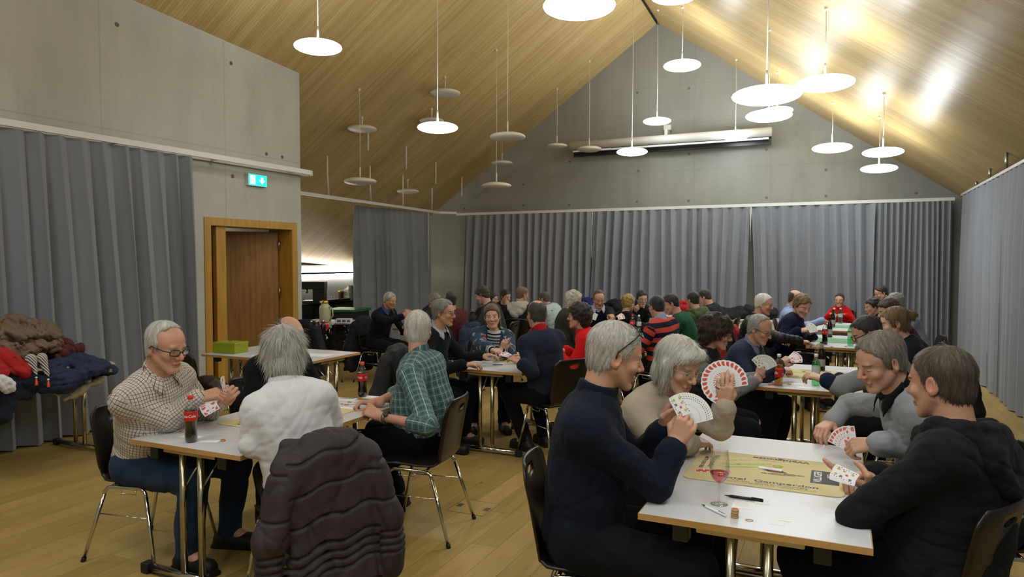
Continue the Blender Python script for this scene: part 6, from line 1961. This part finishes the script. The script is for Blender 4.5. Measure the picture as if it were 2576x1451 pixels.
# the tin on the cross table
p = atz(581, 886, TZ)
o = empty('tin_box', (p.x, p.y, TZ), RD(4), 'lime green lacquered tin with lid on the cross table', 'tin')
MB().rbox((-.14, -.10, 0), (.14, .10, .095), .006).build('tin_body', M['limetin'], o)
MB().rbox((-.143, -.103, .085), (.143, .103, .112), .006).build('tin_lid', M['limetin'], o)
MB().tube([(-.03, 0, .112), (-.02, 0, .122), (.02, 0, .122), (.03, 0, .112)], .003, 6).build('lid_handle', M['steel'], o)
# grey pads by hands (watch, bracelet, ring, cuffs)
def band(key, sd, dist, r, w_, mat, name, extra=None):
    I = PEOPLE[key]; W_, fd, bn = I['hd'][sd][:3]; E_ = np.array(I['P']['arm%d' % sd][1][1]); ax_ = nrm(W_ - E_)
    c = W_ - ax_ * dist - I['org']
    R = Vector((0, 0, 1)).rotation_difference(Vector(ax_)).to_matrix().to_4x4()
    b = MB().lathe([(r - .001, -w_ / 2), (r + .0015, -w_ / 2 + .001), (r + .0015, w_ / 2 - .001), (r - .001, w_ / 2)], n=28)
    o = b.build(name, mat, I['body'], Matrix.Translation(c) @ R)
    if extra: MB().lathe([(.017, 0), (.017, .006), (.015, .008), (.001, .008)], n=22).build('watch_dial', extra, o, Matrix.Translation(c + bn * (r + .001)) @ Vector((0, 0, 1)).rotation_difference(Vector(bn)).to_matrix().to_4x4())
    return o
band('plaid', 1, .045, .038, .018, M['steel'], 'wristwatch', M['navyink'])
band('greyw', 1, .012, .0395, .022, M['redband'] if 'redband' in M else M['cardred'], 'bracelet')
band('navy', -1, .045, .047, .014, M['whitelabel'], 'cuff_stripe')
# badge on the grey sweater, striped knit band of the woman's cardigan ring
def ring(key, sd):
    I = PEOPLE[key]; W_, fd, bn = I['hd'][sd][:3]
    c = W_ + fd * .105 - I['org'] + np.cross(fd, bn) * (-.011 if sd == 1 else .011)
    R = Vector((0, 0, 1)).rotation_difference(Vector(nrm(fd * .8 - bn * .4))).to_matrix().to_4x4()
    MB().tube([(.0105 * math.cos(t), .0105 * math.sin(t), 0) for t in np.linspace(0, 2 * PI, 21)[:-1]], .0016, 6, closed=True).build('ring', M['gold'], I['body'], Matrix.Translation(c) @ R)
M['gold'] = plain('gold', '#c8a45a', .25, 1.0)
ring('greyw', 1)

# ------------------------------------------------------------------ bar recess
BX = -9.35
def bx_(px, py): return atX(px, py, BX)
ya, yb = 7.8, 13.6
zc = bx_(850, 758).z
o = empty('bar_counter', (BX, (ya + yb) / 2, 0), 0, 'dark bar counter under the light strips', 'counter')
h_ = (yb - ya) / 2
MB().rbox((-.75, -h_, 0), (-.02, h_, zc - .04), .004).build('counter_body', M['black'], o)
MB().rbox((-.78, -h_, zc - .04), (.02, h_, zc), .004).build('counter_top', M['dark'], o)
for y in np.arange(-h_ + .35, h_, .62):
    d_ = MB().rbox((-.02, y - .29, zc - .23), (.0, y + .29, zc - .06), .003).build('drawer', M['black'], o)
    MB().lathe([(.012, 0), (.012, .018), (.001, .02)], (0, 0, 0), 12).build('knob', M['gold'], d_, Matrix.Translation((0, y, zc - .14)) @ Matrix.Rotation(PI / 2, 4, 'Y'))
    MB().rbox((-.02, y - .29, .08), (.0, y + .29, zc - .26), .003).build('cupboard_door', M['black'], o)
zs = atX(830, 686, X0).z
o = empty('bar_shelf', (X0, (ya + yb) / 2, zs), 0, 'long dark wall shelf between two light strips over the bar', 'shelf')
MB().rbox((0, -h_, -.018), (.22, h_, .018), .003).build('shelf_board', M['dark'], o)
for z in (.034, -.034): MB().rbox((.01, -h_, z - .012), (.04, h_, z + .012), .003).build('light_strip', M['strip'], o)
for z in (.17,): MB().rbox((0, -h_, z), (.035, h_, z + .012), .003).build('upper_ledge', M['dark'], o)
# coffee machine
c = bx_(793, 757); c.z = zc
o = empty('coffee_machine', c, RD(-60), 'black coffee machine at the left of the bar counter', 'coffee machine')
MB().rbox((-.17, -.22, 0), (.17, .20, .06), .008).build('drip_tray', M['black'], o)
MB().rbox((-.17, -.02, .06), (.17, .20, .30), .01).build('machine_body', M['black'], o)
MB().rbox((-.175, -.24, .28), (.175, .21, .43), .012).build('machine_head', M['black'], o)
MB().rbox((-.06, -.245, .33), (.06, -.238, .39), .003).build('display', Mat('blue_display').emit(srgb('#5a6aff'), 1.0).m, o)
MB().tube([(0, -.16, .28), (0, -.16, .20)], .022, 12).build('spout', M['steel'], o)
MB().tube([(.14, -.24, .30), (.16, -.27, .12)], .008, 8).build('steam_pipe', M['steel'], o)
# tray of glasses
c = bx_(842, 757); c.z = zc
o = empty('serving_tray', c, 0, 'black tray on the bar counter under the small glasses', 'tray')
MB().rbox((-.16, -.30, 0), (.16, .30, .02), .006).build('tray_base', M['black'], o); MB().rbox((-.165, -.305, .018), (.165, -.29, .06), .004).rbox((-.165, .29, .018), (.165, .305, .06), .004).rbox((.15, -.30, .018), (.165, .30, .06), .004).build('tray_rim', M['black'], o)
for k in range(8):
    g_ = empty('stem_glass', c + Vector((-.08 + .16 * (k % 2), -.24 + .15 * (k // 2), .02)), 0, ORD[k // 2] + (' rear', ' front')[k % 2] + ' small stemmed glass from the left on the bar tray', 'glass', 'small glasses on the bar tray')
    MB().lathe([(.026, 0), (.004, .004), (.0035, .05), (.02, .07), (.031, .10), (.031, .104)], n=16).build('glass_bowl', M['glass'], g_)
o = empty('canister', bx_(868, 756) + Vector((-.1, 0, 0)), 0, 'brass coloured canister on the bar counter', 'canister'); o.location.z = zc
MB().lathe([(.06, 0), (.06, .17), (.062, .172), (.062, .2), (.001, .205)], n=20).build('can', plain('brass_can', '#8f7a45', .35, .6), o); MB().lathe([(.062, .19), (.064, .2), (.001, .212)], n=20).build('can_lid', M['gold'], o)
for k, (px, cl, lab) in enumerate(((876, '#d8d6ce', 'white crumpled bag on the bar counter'), (881, '#3f9c46', 'green carton on the bar counter'), (889, '#b89a8c', 'pink and white bag beside the curtain on the counter'))):
    c = bx_(px, 756); c.z = zc
    g = SDF((-.14, -.14, -.02), (.14, .14, .34), .010)
    g.box((0, 0, .12), rotz(.4 * k), (.07 - .02 * (k == 1), .06, .13), .03, .02); g.cap((0, 0, .22), (.02, .01, .27), .03, .045, .03); g.disp(wrinkle(91 + k, 40, .006))
    g.v = np.maximum(g.v, -g.ax[2][None, None, :])
    q = link('bag' if k != 1 else 'carton', g.mesh('bag'), plain('bag_%d' % k, cl, .4)); q.location = c; tag(q, lab, 'bag' if k != 1 else 'carton')
# serving table things
tp_ = lambda px, py: atz(px, py, TZ)
c = tp_(798, 830)
o = empty('vacuum_jug', (c.x - .15, c.y + .35, TZ), 0, 'tall cream vacuum jug on the serving table', 'jug')
cr = plain('cream_enamel', '#b4b592', .35)
MB().lathe([(.075, 0), (.08, .01), (.08, .27), (.07, .31), (.05, .33), (.045, .35)], n=24).build('jug_body', cr, o)
MB().lathe([(.048, .345), (.052, .36), (.045, .385), (.001, .39)], n=20).build('jug_lid', M['gold'], o)
MB().tube([(.07, 0, .30), (.13, 0, .28), (.14, 0, .18), (.08, 0, .10)], .010, 8).build('jug_handle', cr, o); MB().tube([(-.04, 0, .34), (-.09, 0, .37)], [.018, .012], 10).build('jug_spout', cr, o)
for k, px in enumerate((783, 789, 796, 803)):
    c = tp_(px, 838); q = empty('spice_bottle', (c.x, c.y + .08 * (k % 2), TZ), 0, ORD[k] + ' dark bottle from the left with shiny cap on the serving table', 'bottle', 'dark bottles on the serving table')
    MB().lathe([(.03, 0), (.032, .01), (.032, .10), (.018, .13), (.016, .14)], n=16).build('bottle_wall', M['bglass'], q); MB().lathe([(.02, .135), (.02, .165), (.001, .17)], n=14).build('cap', M['steel'], q)
for k, (px, py) in enumerate(((776, 830), (816, 828))):
    c = tp_(px, py); q = empty('red_box', (c.x, c.y, TZ), RD(20 * k), ['red carton at the left end of the serving table', 'red carton behind the white-capped bottle'][k], 'carton')
    MB().rbox((-.05, -.04, 0), (.05, .04, .10), .004).build('carton_body', M['redlabel'], q); MB().rbox((-.051, -.041, .07), (.051, .041, .085), .002).build('carton_band', M['whitelabel'], q)
c = tp_(826, 822); q = empty('milk_bottle', (c.x, c.y, TZ), 0, 'white bottle with white cap on the serving table', 'bottle')
MB().lathe([(.035, 0), (.037, .01), (.037, .12), (.022, .155), (.02, .165)], n=18).build('bottle_wall', plain('milk_plastic', '#c9c4bc', .4), q); MB().lathe([(.024, .16), (.024, .19), (.001, .192)], n=16).build('cap', M['whitelabel'], q); MB().lathe([(.0375, .03), (.0378, .10), (.0375, .102)], n=18).build('label_wrap', M['chip'], q)
for k, px in enumerate((835, 841)):
    c = tp_(px, 817); q = empty('cup', (c.x, c.y - .07 * k, TZ), RD(40 + 30 * k), ['front white cup beside the small boxes', 'rear white cup beside the small boxes'][k], 'cup', 'white cups on the serving table')
    MB().lathe([(.022, 0), (.03, .01), (.038, .05), (.04, .075), (.037, .075), (.034, .05), (.02, .012), (.001, .012)], n=20).build('cup_body', M['whitelabel'], q); MB().tube([(.036, 0, .06), (.06, 0, .055), (.058, 0, .03), (.034, 0, .025)], .005, 8).build('cup_handle', M['whitelabel'], q)
for k, px in enumerate((855, 867, 878)):
    c = tp_(px, 813); q = empty('tea_box', (c.x, c.y, TZ), RD(15), ['left', 'middle', 'right'][k] + ' small white box with blue print on the serving table', 'box', 'small boxes on the serving table')
    MB().rbox((-.045, -.035, 0), (.045, .035, .075), .002).build('box_body', M['whitelabel'], q); MB().box((-.03, -.0356, .02), (.03, -.035, .055)).build('box_print', M['bluepr'], q)
# trolley with a green lid
c = atz(868, 884, 0)
o = empty('bin_trolley', (-7.62, 9.75, 0), RD(10), 'black bin trolley with green lid beside the curtain', 'trolley')
MB().rbox((-.28, -.30, .12), (.28, .30, .84), .02).build('bin_body', M['black'], o); MB().rbox((-.31, -.33, .84), (.31, .33, .885), .012).build('bin_lid', plain('green_lid', '#1c5a35', .4), o)
for sx in (-.24, .24):
    for sy in (-.26, .26):
        q = MB().tube([(sx - .015, sy, .05), (sx + .015, sy, .05)], .05, 16).build('castor', M['rubber'], o); MB().tube([(sx, sy, .05), (sx, sy, .13)], .012, 8).build('castor_fork', M['steel'], q)
g = SDF((-.3, -.52, 0.05), (.32, -.2, .78), .012); g.ell((0, -.33, .42), I3, (.2, .10, .30), .03); g.disp(wrinkle(97, 26, .014)); g.disp(wrinkle(98, 60, .005))
link('bin_bag', g.mesh('bin_bag'), plain('bin_bag', '#0f0f10', .18), o)
